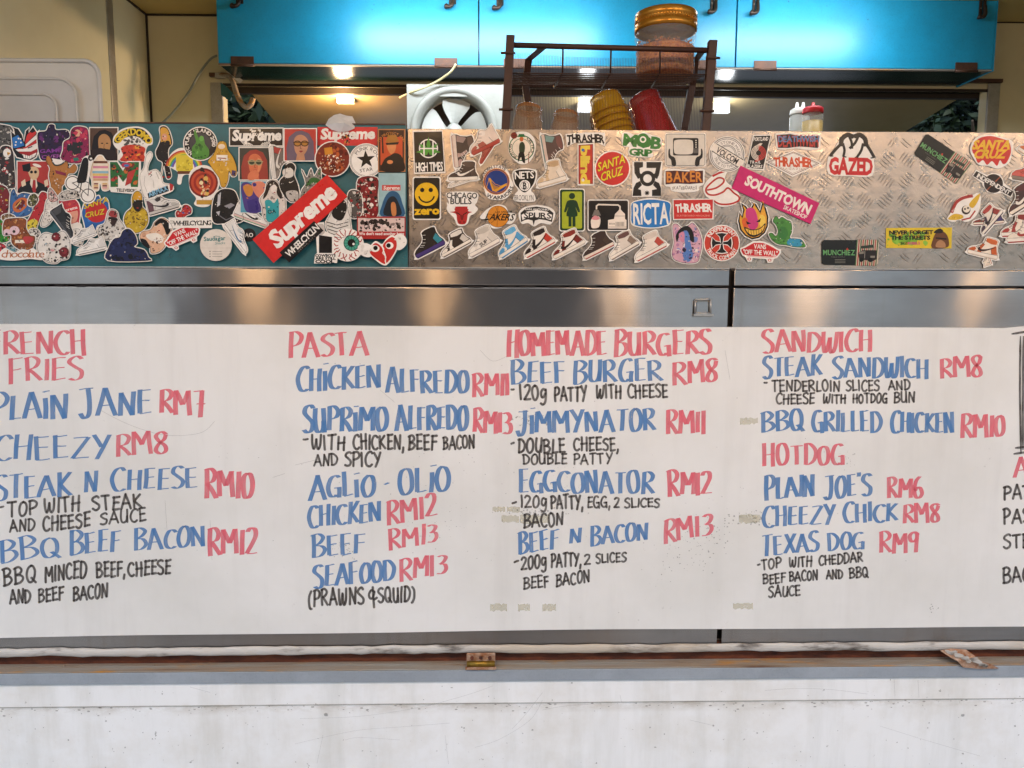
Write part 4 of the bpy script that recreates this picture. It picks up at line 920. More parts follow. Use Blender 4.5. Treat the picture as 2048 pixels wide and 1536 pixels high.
class St:
    def __init__(s, label, outline, base=WH, group=None, multi=None):
        s.label, s.group = label, group; s.outl = [[tuple(p) for p in outline]]+(multi or []); s.q = MB(); s.t = MB(); s.n = 0
        xs = [p[0] for o in s.outl for p in o]; ys = [p[1] for o in s.outl for p in o]
        s.bb = (min(xs), min(ys), max(xs), max(ys)); s.base = srgb(base)
        s.tread = (s.bb[0]+s.bb[2])/2 > 818
        lay = 0
        for bb, l in DONE:
            if bb[0] < s.bb[2] and bb[2] > s.bb[0] and bb[1] < s.bb[3] and bb[3] > s.bb[1]: lay = max(lay, l+1)
        DONE.append((s.bb, lay)); s.Y = YS-(.0012 if s.tread else .0004)-.00045*lay
    def _poly(s, mb, c, P, Y):
        P = [tuple(p[:2]) for p in P]
        tris = tessellate_polygon([[Vector((p[0], p[1], 0)) for p in P]])
        n = len(mb.v); mb.v += [tuple(at(p[0], p[1], Y)) for p in P]; col = srgb(c) if isinstance(c, str) else c
        for t in tris:
            a, b_, d = P[t[0]], P[t[1]], P[t[2]]
            cr = (b_[0]-a[0])*(d[1]-a[1])-(b_[1]-a[1])*(d[0]-a[0])
            mb.f.append(tuple(n+i for i in (t if cr < 0 else t[::-1]))); mb.c.append(col); mb.sm.append(False)
    def lay(s): s.n += 1; return s.Y-.00012-.000008*s.n
    def p(s, c, P): s._poly(s.q, c, pts(P) if isinstance(P, str) else P, s.lay()); return s
    def e(s, c, x, y, rx, ry=None, a=0, n=24): return s.p(c, ell(x, y, rx, ry, n, a))
    def line(s, c, P, w_=1.2, closed=False):
        P = pts(P) if isinstance(P, str) else P
        P = [Vector(p[:2]) for p in P]
        if closed: P = P+[P[0]]
        Y = s.lay(); col = srgb(c)
        for a, b_ in zip(P, P[1:]):
            d = b_-a
            if d.length < 1e-6: continue
            d.normalize(); n = Vector((-d.y, d.x))*w_/2; d = d*w_*.3; s.q.face([at(*(a-n-d), Y), at(*(a+n-d), Y), at(*(b_+n+d), Y), at(*(b_-n+d), Y)], col); Y -= .000002
        return s
    def ring(s, c, x, y, r, w_, n=32, a0=0, a1=360):
        P = [(x+r*math.cos(R(a0+(a1-a0)*k/n)), y+r*math.sin(R(a0+(a1-a0)*k/n))) for k in range(n+1)]
        col = srgb(c); Y = s.lay()
        for k in range(n):
            u0, u1 = [Vector((P[j][0]-x, P[j][1]-y)).normalized()*w_/2 for j in (k, k+1)]; a, b_ = Vector(P[k]), Vector(P[k+1])
            s.q.face([at(*(a-u0), Y), at(*(a+u0), Y), at(*(b_+u1), Y), at(*(b_-u1), Y)], col)
        return s
    def text(s, txt, c, x0, y0, x1, y1, h, wt='b', shear=0, gap=.07, arc=None, edge=None, wob=0):
        """baseline from (x0,y0) to (x1,y1), cap height h; arc=(cx,cy,r,a0,a1,flip) sets it round a circle"""
        if edge: s.text(txt, edge[0], x0, y0, x1, y1, h, edge[1], shear, gap, arc, None, wob)
        lay = []; cur = 0
        for ch in txt:
            if ch == ' ': cur += .28; continue
            V, T_ = GL[wt, ch]; nV = GL['n', ch][0]; mn, mx = min(v_[0] for v_ in nV), max(v_[0] for v_ in nV); lay.append((V, T_, cur-mn)); cur += mx-mn+gap
        tot = cur-gap; Y = s.lay(); col = srgb(c); mb = s.t; rg = random.Random(txt)
        ux = Vector((x1-x0, y1-y0)); L = ux.length or 1; ux = ux/L; uy = Vector((ux.y, -ux.x))
        for V, T_, dx in lay:
            n = len(mb.v); k = rg.uniform(-wob, wob)
            for vx, vy in V:
                t = (vx+dx)/tot; hh = (vy/CAPH)*h*(1+k*.5)+k*h*.3
                if arc:
                    cx_, cy_, r, a0, a1, fl = arc; a = R(a0+(a1-a0)*t); rad = r+hh*(1 if not fl else -1); p = (cx_+rad*math.cos(a), cy_+rad*math.sin(a))
                else: p = Vector((x0, y0))+ux*(t*L+hh*shear)+uy*hh
                mb.v.append(tuple(at(p[0], p[1], Y)))
            for t in T_: mb.f.append(tuple(n+i for i in t)); mb.c.append(col); mb.sm.append(False)
        return s
    def blobs(s, P, cols, n, seed=0, rmax=9, rmin=.8, dark=None):
        """loose patches of colour that stay inside outline P, large ones first"""
        rg = random.Random(seed); P = pts(P) if isinstance(P, str) else P
        xs = [p[0] for p in P]; ys = [p[1] for p in P]; out = []
        for k in range(n*6):
            x, y = rg.uniform(min(xs), max(xs)), rg.uniform(min(ys), max(ys))
            if not inside(P, x, y): continue
            r = min(rmax*rg.uniform(.25, 1), bdist(P, x, y)*1.0)
            if r > rmin: out.append((r, x, y))
            if len(out) >= n: break
        out.sort(reverse=True)
        for i, (r, x, y) in enumerate(out):
            c = cols[min(len(cols)-1, int(rg.random()*len(cols)))]; a = rg.uniform(0, 6.28); el = rg.uniform(.45, 1); m_ = 9; rr_ = [rg.uniform(.75, 1.0) for _ in range(m_)]
            s.p(c, [(x+r*rr_[k]*(math.cos(2*math.pi*k/m_)*math.cos(a)-el*math.sin(2*math.pi*k/m_)*math.sin(a)), y+r*rr_[k]*(math.cos(2*math.pi*k/m_)*math.sin(a)+el*math.sin(2*math.pi*k/m_)*math.cos(a))) for k in range(m_)])
        if dark:
            for r, x, y in out[::3]:
                a = rg.uniform(0, 6.28); s.line(dark, [(x+r*.6*math.cos(a+t), y+r*.6*math.sin(a+t)) for t in (0, .6, 1.2, 1.8)], .8)
        return s
    def done(s):
        b_ = MB()
        for i, P in enumerate(s.outl):
            s._poly(b_, s.base, P, s.Y-.00003-.00001*i); n = len(P); yb = YS-(.0002 if s.tread else .00002) if False else s.Y+.0003
            for k in range(n):
                a, c = P[k], P[(k+1) % n]; b_.face([at(*a, s.Y-.00003-.00001*i), at(*c, s.Y-.00003-.00001*i), at(*c, yb), at(*a, yb)], s.base)
        o = b_.build('sticker', M['vinyl']); tag(o, s.label, 'sticker', s.group or ('stickers on the tread plate' if s.tread else 'stickers on the teal panel'))
        if s.q.f: s.q.build('printed_artwork', M['vinyl'], o)
        if s.t.f: s.t.build('lettering', M['vinyl'], o)
# ------------------------------------------------------------------ sneaker artwork
SHOE_HI = pts('0 .1 .01 .24 .1 .36 .24 .44 .38 .56 .46 .74 .49 .95 .6 1 .84 .98 .92 .92 .9 .7 .93 .42 .99 .26 1 .1 .96 0 .04 0')
SHOE_LO = pts('0 .12 .01 .3 .1 .46 .26 .56 .4 .72 .5 .95 .6 .98 .7 .86 .86 .9 .97 1 .98 .6 1 .3 .99 .08 .94 0 .05 0')
def shoe_map(toe, heel, ht, side):
    a, b_ = Vector(toe), Vector(heel); u = b_-a; n = Vector((u.y, -u.x)).normalized()*ht*side
    return lambda x, y: tuple(a+u*x+n*y)
def shoe_out(toe, heel, ht, side=1, lo=False, bd=2.3):
    f = shoe_map(toe, heel, ht, side); return [tuple(p) for p in poff(smooth([f(*p) for p in (SHOE_LO if lo else SHOE_HI)], True, 2), bd)]
def shoe_art(s, toe, heel, ht, cols, side=1, lo=False, swoosh=None, seed=0):
    """cols: upper, toe cap, heel, collar, midsole, outsole"""
    f = shoe_map(toe, heel, ht, side); m_ = lambda P: [f(*p) for p in pts(P)]; up_, tc, hc, co, ms, os_ = cols
    O = SHOE_LO if lo else SHOE_HI
    s.p(BK, poff([f(*p) for p in O], .4)); s.p(up_, [f(*p) for p in O])
    s.p(ms, m_('0 .1 .02 .19 .98 .2 1 .1 .96 .03 .04 .03')); s.p(os_, m_('.02 .05 .98 .05 .96 0 .04 0')); s.line(BK, m_('.01 .2 .5 .19 .99 .21'), .7)
    s.p(tc, m_('.02 .2 .04 .27 .12 .36 .22 .40 .26 .3 .2 .2')); s.p(tc, m_('.30 .2 .36 .5 .44 .68 .5 .6 .42 .36 .44 .2')) if not lo else s.p(tc, m_('.3 .2 .3 .4 .5 .44 .56 .2'))
    if lo: s.p(hc, m_('.8 .21 .78 .6 .88 .84 .95 .9 .96 .6 .97 .22')); s.p(co, m_('.5 .9 .6 .93 .7 .82 .64 .66 .52 .7'))
    else: s.p(hc, m_('.78 .21 .72 .5 .86 .66 .89 .6 .92 .42 .97 .24')); s.p(co, m_('.52 .78 .52 .94 .6 .97 .82 .95 .89 .9 .87 .72 .7 .7'))
    for k in range(5):
        t = k/4; x, y = (.24+.22*t, .42+.36*t*t+.08*t); s.line('efeae0' if up_ < '88' else '3a332e', [f(x, y), f(x+.10, y-.07)], .8)
    if swoosh:
        s.p(swoosh, [f(*p) for p in smooth(pts('.30 .36 .36 .26 .48 .25 .66 .38 .9 .62 .62 .43 .46 .36 .38 .37 .36 .46'), True, 3)])
    s.line(BK, m_('.5 .95 .48 .74 .4 .56 .26 .44') if not lo else m_('.5 .92 .4 .7 .26 .54'), .7); s.line(BK, m_('.72 .5 .78 .21'), .6)
def shoe(label, toe, heel, ht, cols, side=1, lo=False, swoosh=None):
    s = St(label, shoe_out(toe, heel, ht, side, lo)); shoe_art(s, toe, heel, ht, cols, side, lo, swoosh); s.done()
def shoes2(label, A, B):
    s = St(label, shoe_out(*A[:3], A[4], A[5]), multi=[shoe_out(*B[:3], B[4], B[5])])
    for a in (A, B): shoe_art(s, a[0], a[1], a[2], a[3], a[4], a[5], a[6])
    s.done()
def vans(label, cx_, cy_, wd, ht, ang):
    ca, sa = math.cos(ang), math.sin(ang); f = lambda x, y: (cx_+x*wd*ca+y*ht*sa, cy_+x*wd*sa-y*ht*ca); m_ = lambda P: [f(*p) for p in pts(P)]
    out = m_('-.5 .12 -.42 .2 -.2 .5 .05 .52 .2 .42 .42 .2 .5 .16 .5 0 .42 -.22 .34 -.28 .3 -.48 .2 -.5 .16 -.32 -.2 -.3 -.22 -.48 -.3 -.5 -.36 -.28 -.44 -.2 -.5 0')
    s = St(label, poff(out, 1)); s.p('c8242a', m_('-.48 .1 -.40 .16 -.18 .44 .05 .46 .2 .36 .4 .16 .47 .1 .47 .0 .40 -.2 .3 -.25 -.3 -.25 -.42 -.18 -.48 0'))
    for x in (-.27, .24): s.e('c8242a', *f(x, -.38), ht*.09, ht*.07); s.e(WH, *f(x, -.38), ht*.05, ht*.04)
    s.text('VANS', WH, *f(-.17, .16), *f(.13, .16), ht*.22, 'b'); s.text('"OFF THE WALL"', WH, *f(-.43, -.14), *f(.43, -.14), ht*.22, 'b', gap=.04)
    s.line(WH, m_('-.44 -.18 -.3 -.22 .3 -.22 .42 -.16'), 1); s.done()
def quad(a, b_, c, d): return [a, b_, c, d]
def lerp2(Q, u, v_):
    a, b_, c, d = [Vector(k) for k in Q]; return tuple((a*(1-u)+b_*u)*(1-v_)+(d*(1-u)+c*u)*v_)
def portrait(s, x0, y0, x1, y1, bgc, skin, hair, glass=None, lens=None, lip='8e2a2a', shade=None):
    w_, h = x1-x0, y1-y0; f = lambda u, v_: (x0+u*w_, y0+v_*h); m_ = lambda P: [f(*p) for p in pts(P)]
    s.p(bgc, rect(x0, y0, x1, y1)); s.p(hair, m_('.08 1 .06 .6 .14 .25 .35 .08 .55 .05 .78 .14 .92 .4 .96 1'))
    s.p(skin, [f(u, v_) for u, v_ in smooth(pts('.3 .4 .36 .24 .52 .18 .68 .26 .76 .44 .7 .7 .55 .88 .48 .88 .34 .72'), True, 3)]); s.p(skin, m_('.4 .8 .62 .8 .66 1 .36 1'))
    if shade: s.p(shade, m_('.6 .3 .72 .36 .74 .5 .68 .7 .56 .86 .62 .6'))
    if glass:
        for u in (.41, .64): s.e(glass, *f(u, .46), w_*.125, h*.095); s.e(lens, *f(u, .46), w_*.09, h*.065)
        s.line(glass, [f(.28, .42), f(.78, .43)], 1.6)
    else:
        for u in (.44, .62): s.e(BK, *f(u, .47), w_*.045, h*.018)
    s.p(lip, m_('.45 .7 .52 .68 .6 .7 .52 .75')); s.line(BK, [f(.52, .5), f(.50, .62), f(.55, .63)], .7)
# ------------------------------------------------------------------ stickers on the teal panel (photo pixel coordinates)
def ST(label, outline, base=WH, **k): return St(label, outline, base, **k)
def figure(label, out, cols, n, seed, rmax=7, dark=None, bd=2.2, base=WH, extra=None, fine=30):
    """die-cut sticker: white border, flat first colour, then loose patches of the others"""
    O = sp(out); s = ST(label, poff(O, bd)); s.p(cols[0], O); s.blobs(O, cols, n, seed, rmax, dark=dark)
    if extra: extra(s)
    if fine: s.blobs(O, [cols[-1], BK, '3a2f2a', 'd8cfc2'], fine, seed+90, 2.2, .6)
    s.line(BK, O, .7, True); s.done()
figure('black and white crumpled sketch sticker at the top corner of the teal panel', '-20 254 18 252 26 264 22 290 18 306 -20 308', ['55524d', 'c9c4ba', '1d1a18', '8d8880'], 50, 1, 5)
figure('tall black, white and brown feathered sticker at the panel\'s left edge', '0 300 8 292 20 294 26 306 28 330 30 372 22 376 8 374 -10 340', ['3a2d28', 'ece6dc', '1b1614', '6f6152', 'a33030'], 50, 2, 6, extra=lambda s: (s.e(WH, 14, 306, 8, 9), s.p('d9a024', '14 304 22 306 15 311')))
figure('dark red and olive patchwork sticker at the panel\'s left edge', '-20 372 8 372 18 386 18 402 12 430 -20 436', ['7a1f20', '4b5a20', '1b1614', 'c9a83a', '98302c'], 40, 3, 6)
figure('bright green leafy sticker at the panel\'s lower left edge', '-20 440 4 440 16 456 20 476 10 484 -20 482', ['2c8a2c', '8ec640', '17431c', '9a2a24'], 30, 4, 6)
figure('red rounded sticker scrap in the panel\'s bottom left corner', '-20 484 6 488 14 500 0 506 -20 506', ['b02a34', 'd0404a', '7a1a22'], 14, 5, 5)
# flame head with stars and stripes
O = pts('22 262 30 270 28 258 24 254 36 258 44 270 48 284 52 262 58 256 57 266 66 254 70 260 74 266 78 262 76 280 76 300 72 314 62 320 48 318 34 314 26 300')
s = ST('flame shaped grinning head sticker in stars and stripes', poff(O, 2.2)); s.p(BK, O)
s.p('2a74c0', '24 276 36 270 47 286 49 291 32 296 27 296'); s.p('c8302c', '50 284 54 270 60 264 64 266 72 262 72 268 51 288'); s.p(WH, '51 289 72 270 73 278 51 294'); s.p('c8302c', '51 294 73 279 74 285 51 298 34 300 34 297')
s.p(WH, '31 299 51 297 74 286 74 298 62 303 36 303'); s.p('a82824', '36 303 62 303 75 297 73 308 58 312 42 308')
s.p(WH, '44 308 58 312 73 305 70 313 60 318 48 316')
for x, y in ((32, 284), (42, 285), (37, 277), (31, 290), (41, 278)): s.e(WH, x, y, 2, n=5)
s.line(BK, '39 295 46 297', 2); s.line(BK, '56 296 64 293', 2)
for k in range(6): s.line(BK, [(46+k*4.5, 309+abs(k-2)*.4), (47+k*4.2, 316)], .7)
s.done()
figure('dark purple sticker with torn left edge and magenta lettering', '76 266 92 262 98 250 108 250 112 260 136 262 140 290 134 300 124 320 110 322 92 322 82 318 78 304 76 290', ['2e1a3c', '1a1226', '4a2458', '6a2a6e', '3a1a30'], 46, 7, 8, extra=lambda s: (s.text('GAME', '8a3a9a', 80, 306, 122, 304, 7, 'b'), s.text('OVER', '9a4a9a', 84, 318, 122, 315, 7, 'b')))
s = ST('square brown portrait sticker of a hooded dark haired woman', rect(178, 254, 237, 323)); portrait(s, 180, 256, 235, 321, '5a4030', 'b98a58', '1d1512', lip='7a3a2a'); s.p('2a1c16', '180 300 200 296 226 300 235 308 235 321 180 321'); s.done()
figure('die-cut sticker in red, magenta and flesh colours beside the hooded portrait', '126 300 122 314 128 322 142 326 160 326 168 318 178 322 178 300 176 262 166 254 150 254 142 262 140 276 128 284', ['8e2350', 'd0415c', 'e0b090', '8e2350', '2a2a2e', 'c23a58'], 46, 8, 9, dark='4a1020', extra=lambda s: (s.p('2c2a2c', '146 284 160 286 162 306 148 310 142 298'), s.p('2f7a6a', '146 316 156 315 158 321 148 322')))
# mushroom cloud with arched lettering
s = ST('mushroom cloud sticker with arched yellow lettering', sp('226 286 228 272 244 258 266 253 288 256 304 272 305 288 296 292 292 304 294 318 282 324 244 324 236 314 240 302 232 296'))
s.p(BK, sp('228 284 232 272 246 261 266 256 286 259 300 274 302 286 292 286 280 276 266 272 250 276 238 286'))
s.text('GEEKDOMO', 'e2c22c', 0, 0, 1, 1, 13, 'x', arc=(266, 300, 30, 205, 338, False), gap=.05)
s.blobs(ell(266, 284, 22, 13), ['8d8880', '55524d', 'b5b0a6'], 40, 5, 5, dark='2a2826'); s.p('c8402a', sp('242 296 256 290 272 290 290 296 288 310 292 322 242 322 246 310')); s.blobs(sp('242 296 256 290 272 290 290 296 288 310 292 322 242 322 246 310'), ['d85a2a', '8e2018', 'e8a03a', '4a1410'], 40, 9, 6); s.done()
figure('slim die-cut sticker in yellow and black left of the round badge', '320 256 330 253 338 262 344 286 336 300 338 330 342 352 334 356 328 330 322 352 326 326 316 318 312 304 318 290 322 276', ['1c1818', '1c1818', '2a2424'], 18, 10, 5, extra=lambda s: (s.p('d8a440', sp('321 258 332 256 338 266 342 288 334 286 322 284')), s.e('d89a80', 329, 274, 5.5, 7), s.e('1c1818', 326, 288, 5), s.e('1c1818', 335, 286, 5), s.e('a82a2a', 338, 354, 4, 2), s.e('a82a2a', 326, 354, 3, 2)))
# rainbow
O = sp('334 330 340 310 354 298 368 296 384 304 400 322 406 342 398 340 392 362 384 364 378 350 366 352 362 368 354 366 356 346 346 338')
s = ST('rainbow sticker with a yellow block under the arch', O)
for k, c in enumerate(('c23a34', 'd88a30', 'e0cc3c', '5aa848', '3f7ac0', '7a4a9a')): s.ring(c, 368, 338, 36-k*2.7, 2.8, a0=190, a1=355)
s.p('dcc83a', rr(352, 310, 386, 342, 4)); s.blobs(rect(354, 318, 385, 341), ['c4ae2a', 'e8d850', 'b09a26'], 16, 3, 4); s.p('6a3a20', rect(355, 342, 384, 348)); s.done()
# round badge with a green figure
s = ST('round black badge sticker with white rim lettering and a green robed figure', ell(400.5, 287.5, 34.5)); s.e(BK, 400.5, 287.5, 32.5); s.e('3a3a40', 400.5, 287.5, 21.5)
s.text('PUNK ISLAND', WH, 0, 0, 1, 1, 7, 'b', arc=(400.5, 287.5, 23.5, 175, 320, False)); s.text('2010', WH, 0, 0, 1, 1, 7, 'b', arc=(400.5, 287.5, 23.5, 328, 372, False)); s.text('NYC', WH, 0, 0, 1, 1, 7, 'b', arc=(400.5, 287.5, 23.5, 130, 165, False))
s.p('4a8a34', sp('386 316 384 296 392 284 388 268 390 258 394 268 398 276 404 272 408 278 410 288 418 300 416 314 402 319')); s.blobs(sp('386 316 386 296 394 286 404 284 416 300 414 312 402 317'), ['2f6a24', '62a848', '24501c'], 18, 4, 5, dark='173012'); s.e('62a848', 403, 277, 4.5, 5.5); s.done()
s = ST('round red and orange target sticker below the black badge', sp('378 350 388 336 408 330 426 338 438 360 436 380 424 398 418 412 400 414 388 408 392 396 380 380'))
for r_, c in ((29, '7a2018'), (25, 'c0482c'), (20, '9a2a1e'), (15, 'c8582e'), (10, '9a2a1e')): s.e(c, 407, 365, r_)
s.blobs(sp('398 336 412 334 418 350 420 376 416 396 402 398 398 372 396 350'), ['2a2018', 'e0b860', 'd8a080', '5a3a20', 'e8d8a8'], 34, 6, 6); s.p('c89a3a', rect(393, 400, 426, 409)); s.done()
figure('mustard yellow chubby hooded shape sticker beside the round badge', '436 286 444 282 452 286 456 300 466 314 473 334 472 350 464 352 458 342 456 360 450 374 442 372 438 356 428 342 420 330 416 322 428 306', ['d0a030', 'b8861e', 'e0b848', 'c8962a'], 22, 12, 6, dark='7a5a14', extra=lambda s: (s.e('e8d8c0', 443, 293, 7, 5), s.p('efe8dc', rect(433, 310, 455, 321)), s.line('8a3a2a', '436 316 452 317', 2), s.p('4a3a6a', '464 340 472 342 470 352 463 350')))
# red square portrait with a top hat
s = ST('red square sticker of a pale man in black suit and hat', rect(33, 321, 101, 388)); s.p('b03832', rect(35, 323, 99, 386)); s.p(BK, sp('38 386 44 370 56 362 66 360 78 364 92 372 97 386')); s.p('e8dcc8', '62 352 72 352 75 372 68 384 60 368'); s.p('a82a2a', '66 360 71 360 72 384 67 386 64 378')
s.p('d8b890', sp('56 340 62 334 72 334 78 342 76 354 68 360 60 354')); s.p(BK, '44 330 60 326 62 338 58 344 46 342'); s.e(BK, 63, 344, 3); s.e(BK, 71, 344, 3); s.e('efe6d8', 74, 331, 9, 3, a=.3); s.p('e0cdb0', '42 364 50 358 52 370 44 374'); s.p('e0cdb0', '88 362 95 358 97 370 90 374'); s.done()
figure('tan brown dancing figure sticker with raised arm', '94 312 100 314 108 330 122 330 134 322 138 336 148 328 154 336 148 346 136 348 132 364 124 372 122 384 112 392 98 390 102 374 98 352 100 336 92 322', ['b5793c', 'a06830', 'c08848'], 16, 13, 7, dark='5a3414', extra=lambda s: s.p('8a2a44', '110 340 132 346 132 352 112 347'))
# cake-layer figure
O = sp('190 320 196 312 204 312 210 320 220 332 222 358 216 362 218 378 206 380 202 366 198 366 196 380 186 378 184 360 179 346 182 330')
s = ST('figure sticker made of pastel cake layers', poff(O, 2)); s.p('e8d4b8', O)
for k, c in enumerate(('6a3a22', 'efe2cc', 'd88aa0', 'efe2cc', '8ab8cc', 'e0c070', 'd87a90', 'c8a078', 'efe2cc')): s.p(c, [(185+abs(k-4)*.5, 322+k*5), (217-abs(k-4)*.5, 322+k*5), (217-abs(k-4)*.5, 326.5+k*5), (185+abs(k-4)*.5, 326.5+k*5)])
for k in range(3): s.p(('7a3a3a', 'd8b070', '8a4a3a')[k], rect(188, 366+k*4, 196, 369+k*4)); s.p(('d8b070', '7a3a3a', 'e0a0a0')[k], rect(205, 366+k*4, 214, 369+k*4))
s.done()
# big letter and "television"
s = ST('colourful block letter M sticker with black strapline', pts('218 322 236 322 246 336 254 322 282 322 282 378 268 388 222 384 218 376'))
s.p('2f6a34', '220 324 234 324 246 342 256 324 278 324 276 374 262 374 258 350 246 364 236 350 236 374 221 374'); s.blobs(pts('220 324 234 324 246 342 256 324 278 324 276 374 262 374 258 350 246 364 236 350 236 374 221 374'), ['3f7a3a', 'b83a34', '1c3a1c', 'c86a2c', '7a2a24'], 46, 14, 8); s.e('b83a54', 252, 330, 9, 5); s.e('3f7ab8', 253, 331, 5, 2.5); s.p('b83a34', '256 344 272 338 262 366 250 372'); s.text('TELEVISION', BK, 233, 383, 272, 384, 6, 'b'); s.done()
# white line-drawing
O = sp('300 304 304 312 296 330 296 344 312 340 322 352 326 366 340 370 346 378 332 384 300 396 288 392 282 372 280 350 288 336 292 314')
s = ST('white line drawing sticker of a seated long-tailed cat shape', poff(O, 2)); s.line('8a847a', O, .7, True); s.line('8a847a', '290 352 288 368 294 384', .6); s.line('8a847a', '306 360 308 376', .6); s.line(BK, '296 346 304 350 300 354', 1); s.line('b03a34', '303 344 297 350', 1.6); s.line('8a847a', '312 344 318 358', .8); s.done()
Q = pts('293 386 336 370 338 376 348 372 346 382 338 386 296 399'); s = ST('dark slanted label sticker with pale blue capital letters', Q); s.p('233038', '295 387 335 371 338 382 297 397'); s.text('AIRMAX', '8ac0dc', 299, 394, 336, 380, 9.5, 'b'); s.p('b8302c', '339 366 347 370 345 380 340 382'); s.done()
shoe('light grey low sneaker sticker under the dark slanted label', (360, 414), (298, 432), 34, ('d8d6d0', 'b8b6b0', '6a4a52', '3a3634', 'c8c4bc', '4a4644'), -1, True, '2a2626')
figure('blue clawed shape sticker with an orange patch at the left', '20 404 22 386 28 378 34 390 46 386 60 388 74 390 74 402 66 418 56 430 36 434 22 432 20 418', ['3a68a0', '2a4f80', '4f80b8'], 24, 15, 7, dark='142844', extra=lambda s: (s.p('c86a34', sp('26 408 40 396 54 398 54 412 40 424 28 422')), s.p('6a1c18', sp('32 408 44 400 50 404 44 416 34 418')), s.line('e0c060', '32 414 42 402', 2)))
figure('red pencil shaped sticker with shaggy yellow tip', '84 384 96 390 94 408 82 430 76 446 68 464 54 462 52 448 60 434 70 412 76 396', ['b82a30', 'c8343a', 'a02028'], 12, 16, 6, extra=lambda s: (s.p('dcc83a', sp('54 446 66 438 76 444 70 462 62 466 53 460')), s.blobs(sp('54 446 66 438 76 444 70 462 62 466 53 460'), ['c8b02c', 'e8d850', '3a3414'], 16, 3, 3), s.line(WH, '72 400 64 418', 1.2)))
# girl with a red blindfold band
O = sp('116 404 128 396 144 396 156 406 160 424 158 446 162 452 164 480 146 482 142 462 132 446 124 430 116 420')
s = ST('red haired girl sticker with a red band over the eyes', poff(O, 2.2)); s.p('b83a44', O); s.p('e0a088', sp('130 418 154 420 154 440 144 446 134 438')); s.p('c83034', quad((121, 418), (156, 410), (158, 420), (124, 428))); s.text('Supreme', WH, 125, 425, 155, 417, 6, 'b'); s.p('ece6dc', '142 448 156 444 164 454 164 480 147 481'); s.blobs(sp('118 404 130 398 146 398 154 406 140 412 122 416'), ['d05a44', '98283a', 'c84a4c'], 16, 3, 4); s.line('7a1c24', '140 436 147 436', 1.4); s.done()
# hand with a red disc
O = sp('166 416 172 404 186 402 192 394 198 392 202 402 210 396 216 404 218 424 216 444 204 448 194 452 188 468 174 464 168 444 164 428')
s = ST('blue sticker with a red disc and yellow slanted lettering', poff(O, 2.2)); s.p('2a62a8', O); s.blobs(O, ['1f4f8c', '3f7ac0', '2a62a8'], 24, 17, 6, dark='12284a'); s.e('c02a2a', 193, 424, 22, 21); s.text('SANTA', 'e0c030', 168, 418, 216, 404, 10, 'b', .3, edge=(BK, 'x')); s.text('CRUZ', 'e0c030', 170, 436, 208, 428, 10, 'b', .3, edge=(BK, 'x')); s.done()
figure('black and white scribble sticker tucked behind the cyclist', '118 392 126 384 142 380 158 384 160 394 140 398 122 400', ['c8c2b8', '8a847c', '2a2624', 'e0dbd2'], 30, 70, 4)
figure('white sketch sticker with grey lines beside the red pencil shape', '94 400 108 396 116 404 112 424 104 440 92 452 82 450 88 430', ['e0dbd2', 'ece8e0', 'b8b2a8'], 24, 71, 4, dark='4a4440')
figure('grey sketched sticker under the beanie man at the panel\'s lower part', '218 474 236 472 246 478 244 496 232 494 222 486', ['d8d2ca', '8a847c', 'ece8e0'], 22, 72, 4, dark='3a3430')
figure('teal and white patterned scrap sticker between monster and tiger', '14 488 26 484 34 496 46 500 60 506 40 508 18 504', ['6a9aa4', 'd8d2ca', '3a5a64'], 20, 73, 4)
figure('olive and white scrap sticker under the red square portrait', '60 392 70 388 76 400 66 412 56 408', ['6a6a3a', 'd8d2ca', '2a2a1c'], 16, 74, 4)
figure('pale pink and black scrap sticker left of the tan dancing figure', '100 376 112 390 116 400 102 404 96 392', ['d8a8a0', '2a2422', 'e8d8d0'], 16, 75, 4)
figure('white shirt shaped sticker scrap below the red haired girl', '140 462 158 458 166 474 162 490 148 488 140 478', ['e8e4dc', 'd8d4cc'], 10, 76, 5, dark='8a847c')
figure('black and white splinter sticker above the tiger', '58 462 72 458 80 468 74 482 64 480', ['e0dbd2', '2a2624', '8a847c'], 22, 77, 3)
figure('brown and cream scrap sticker between the blue claw and the monster', '4 432 18 428 30 434 26 442 8 442', ['7a5a34', 'd8c8a0', '2a1c10'], 16, 78, 3)
# cyclist
s = ST('cyclist sticker: rider in black on a fixed gear bicycle', ell(145, 366, 16), multi=[ell(176, 391, 16.5), sp('168 314 180 311 186 320 182 336 178 364 186 384 166 396 152 372 156 348 162 326')])
for x, y in ((145, 366), (176, 391)): s.ring(BK, x, y, 13, 1.6); s.e('d8d4cc', x, y, 2)
s.p(BK, sp('166 318 176 318 176 340 172 362 164 366 154 364 158 344')); s.e('2a2522', 181, 316, 5, 6); s.e(WH, 182, 317, 2.5, 2); s.line('2a2522', '145 366 164 360 178 366 176 391 162 378 145 366', 1.4); s.line('2a2522', '164 360 160 384', 2); s.done()
shoe('black low sneaker sticker standing on its toe', (139, 478), (98, 424), -30, ('2a2a2c', '3a3a3c', '4a4a4c', '1c1c1e', '55565a', '2a2a2c'), 1, True)
figure('bearded man sticker in white with a red beanie', '216 424 224 419 234 424 238 438 248 452 250 470 240 478 206 478 196 464 200 452 210 446', ['d8d4cc', 'ece8e0', '8a8680', '3a3634'], 50, 18, 4, dark='3a3634', extra=lambda s: (s.p('9a3a3a', sp('217 430 222 421 232 424 234 434 225 434')), s.p('3a2824', sp('217 434 234 436 232 446 226 452 219 444')), s.line(BK, '217 437 234 439', 3)))
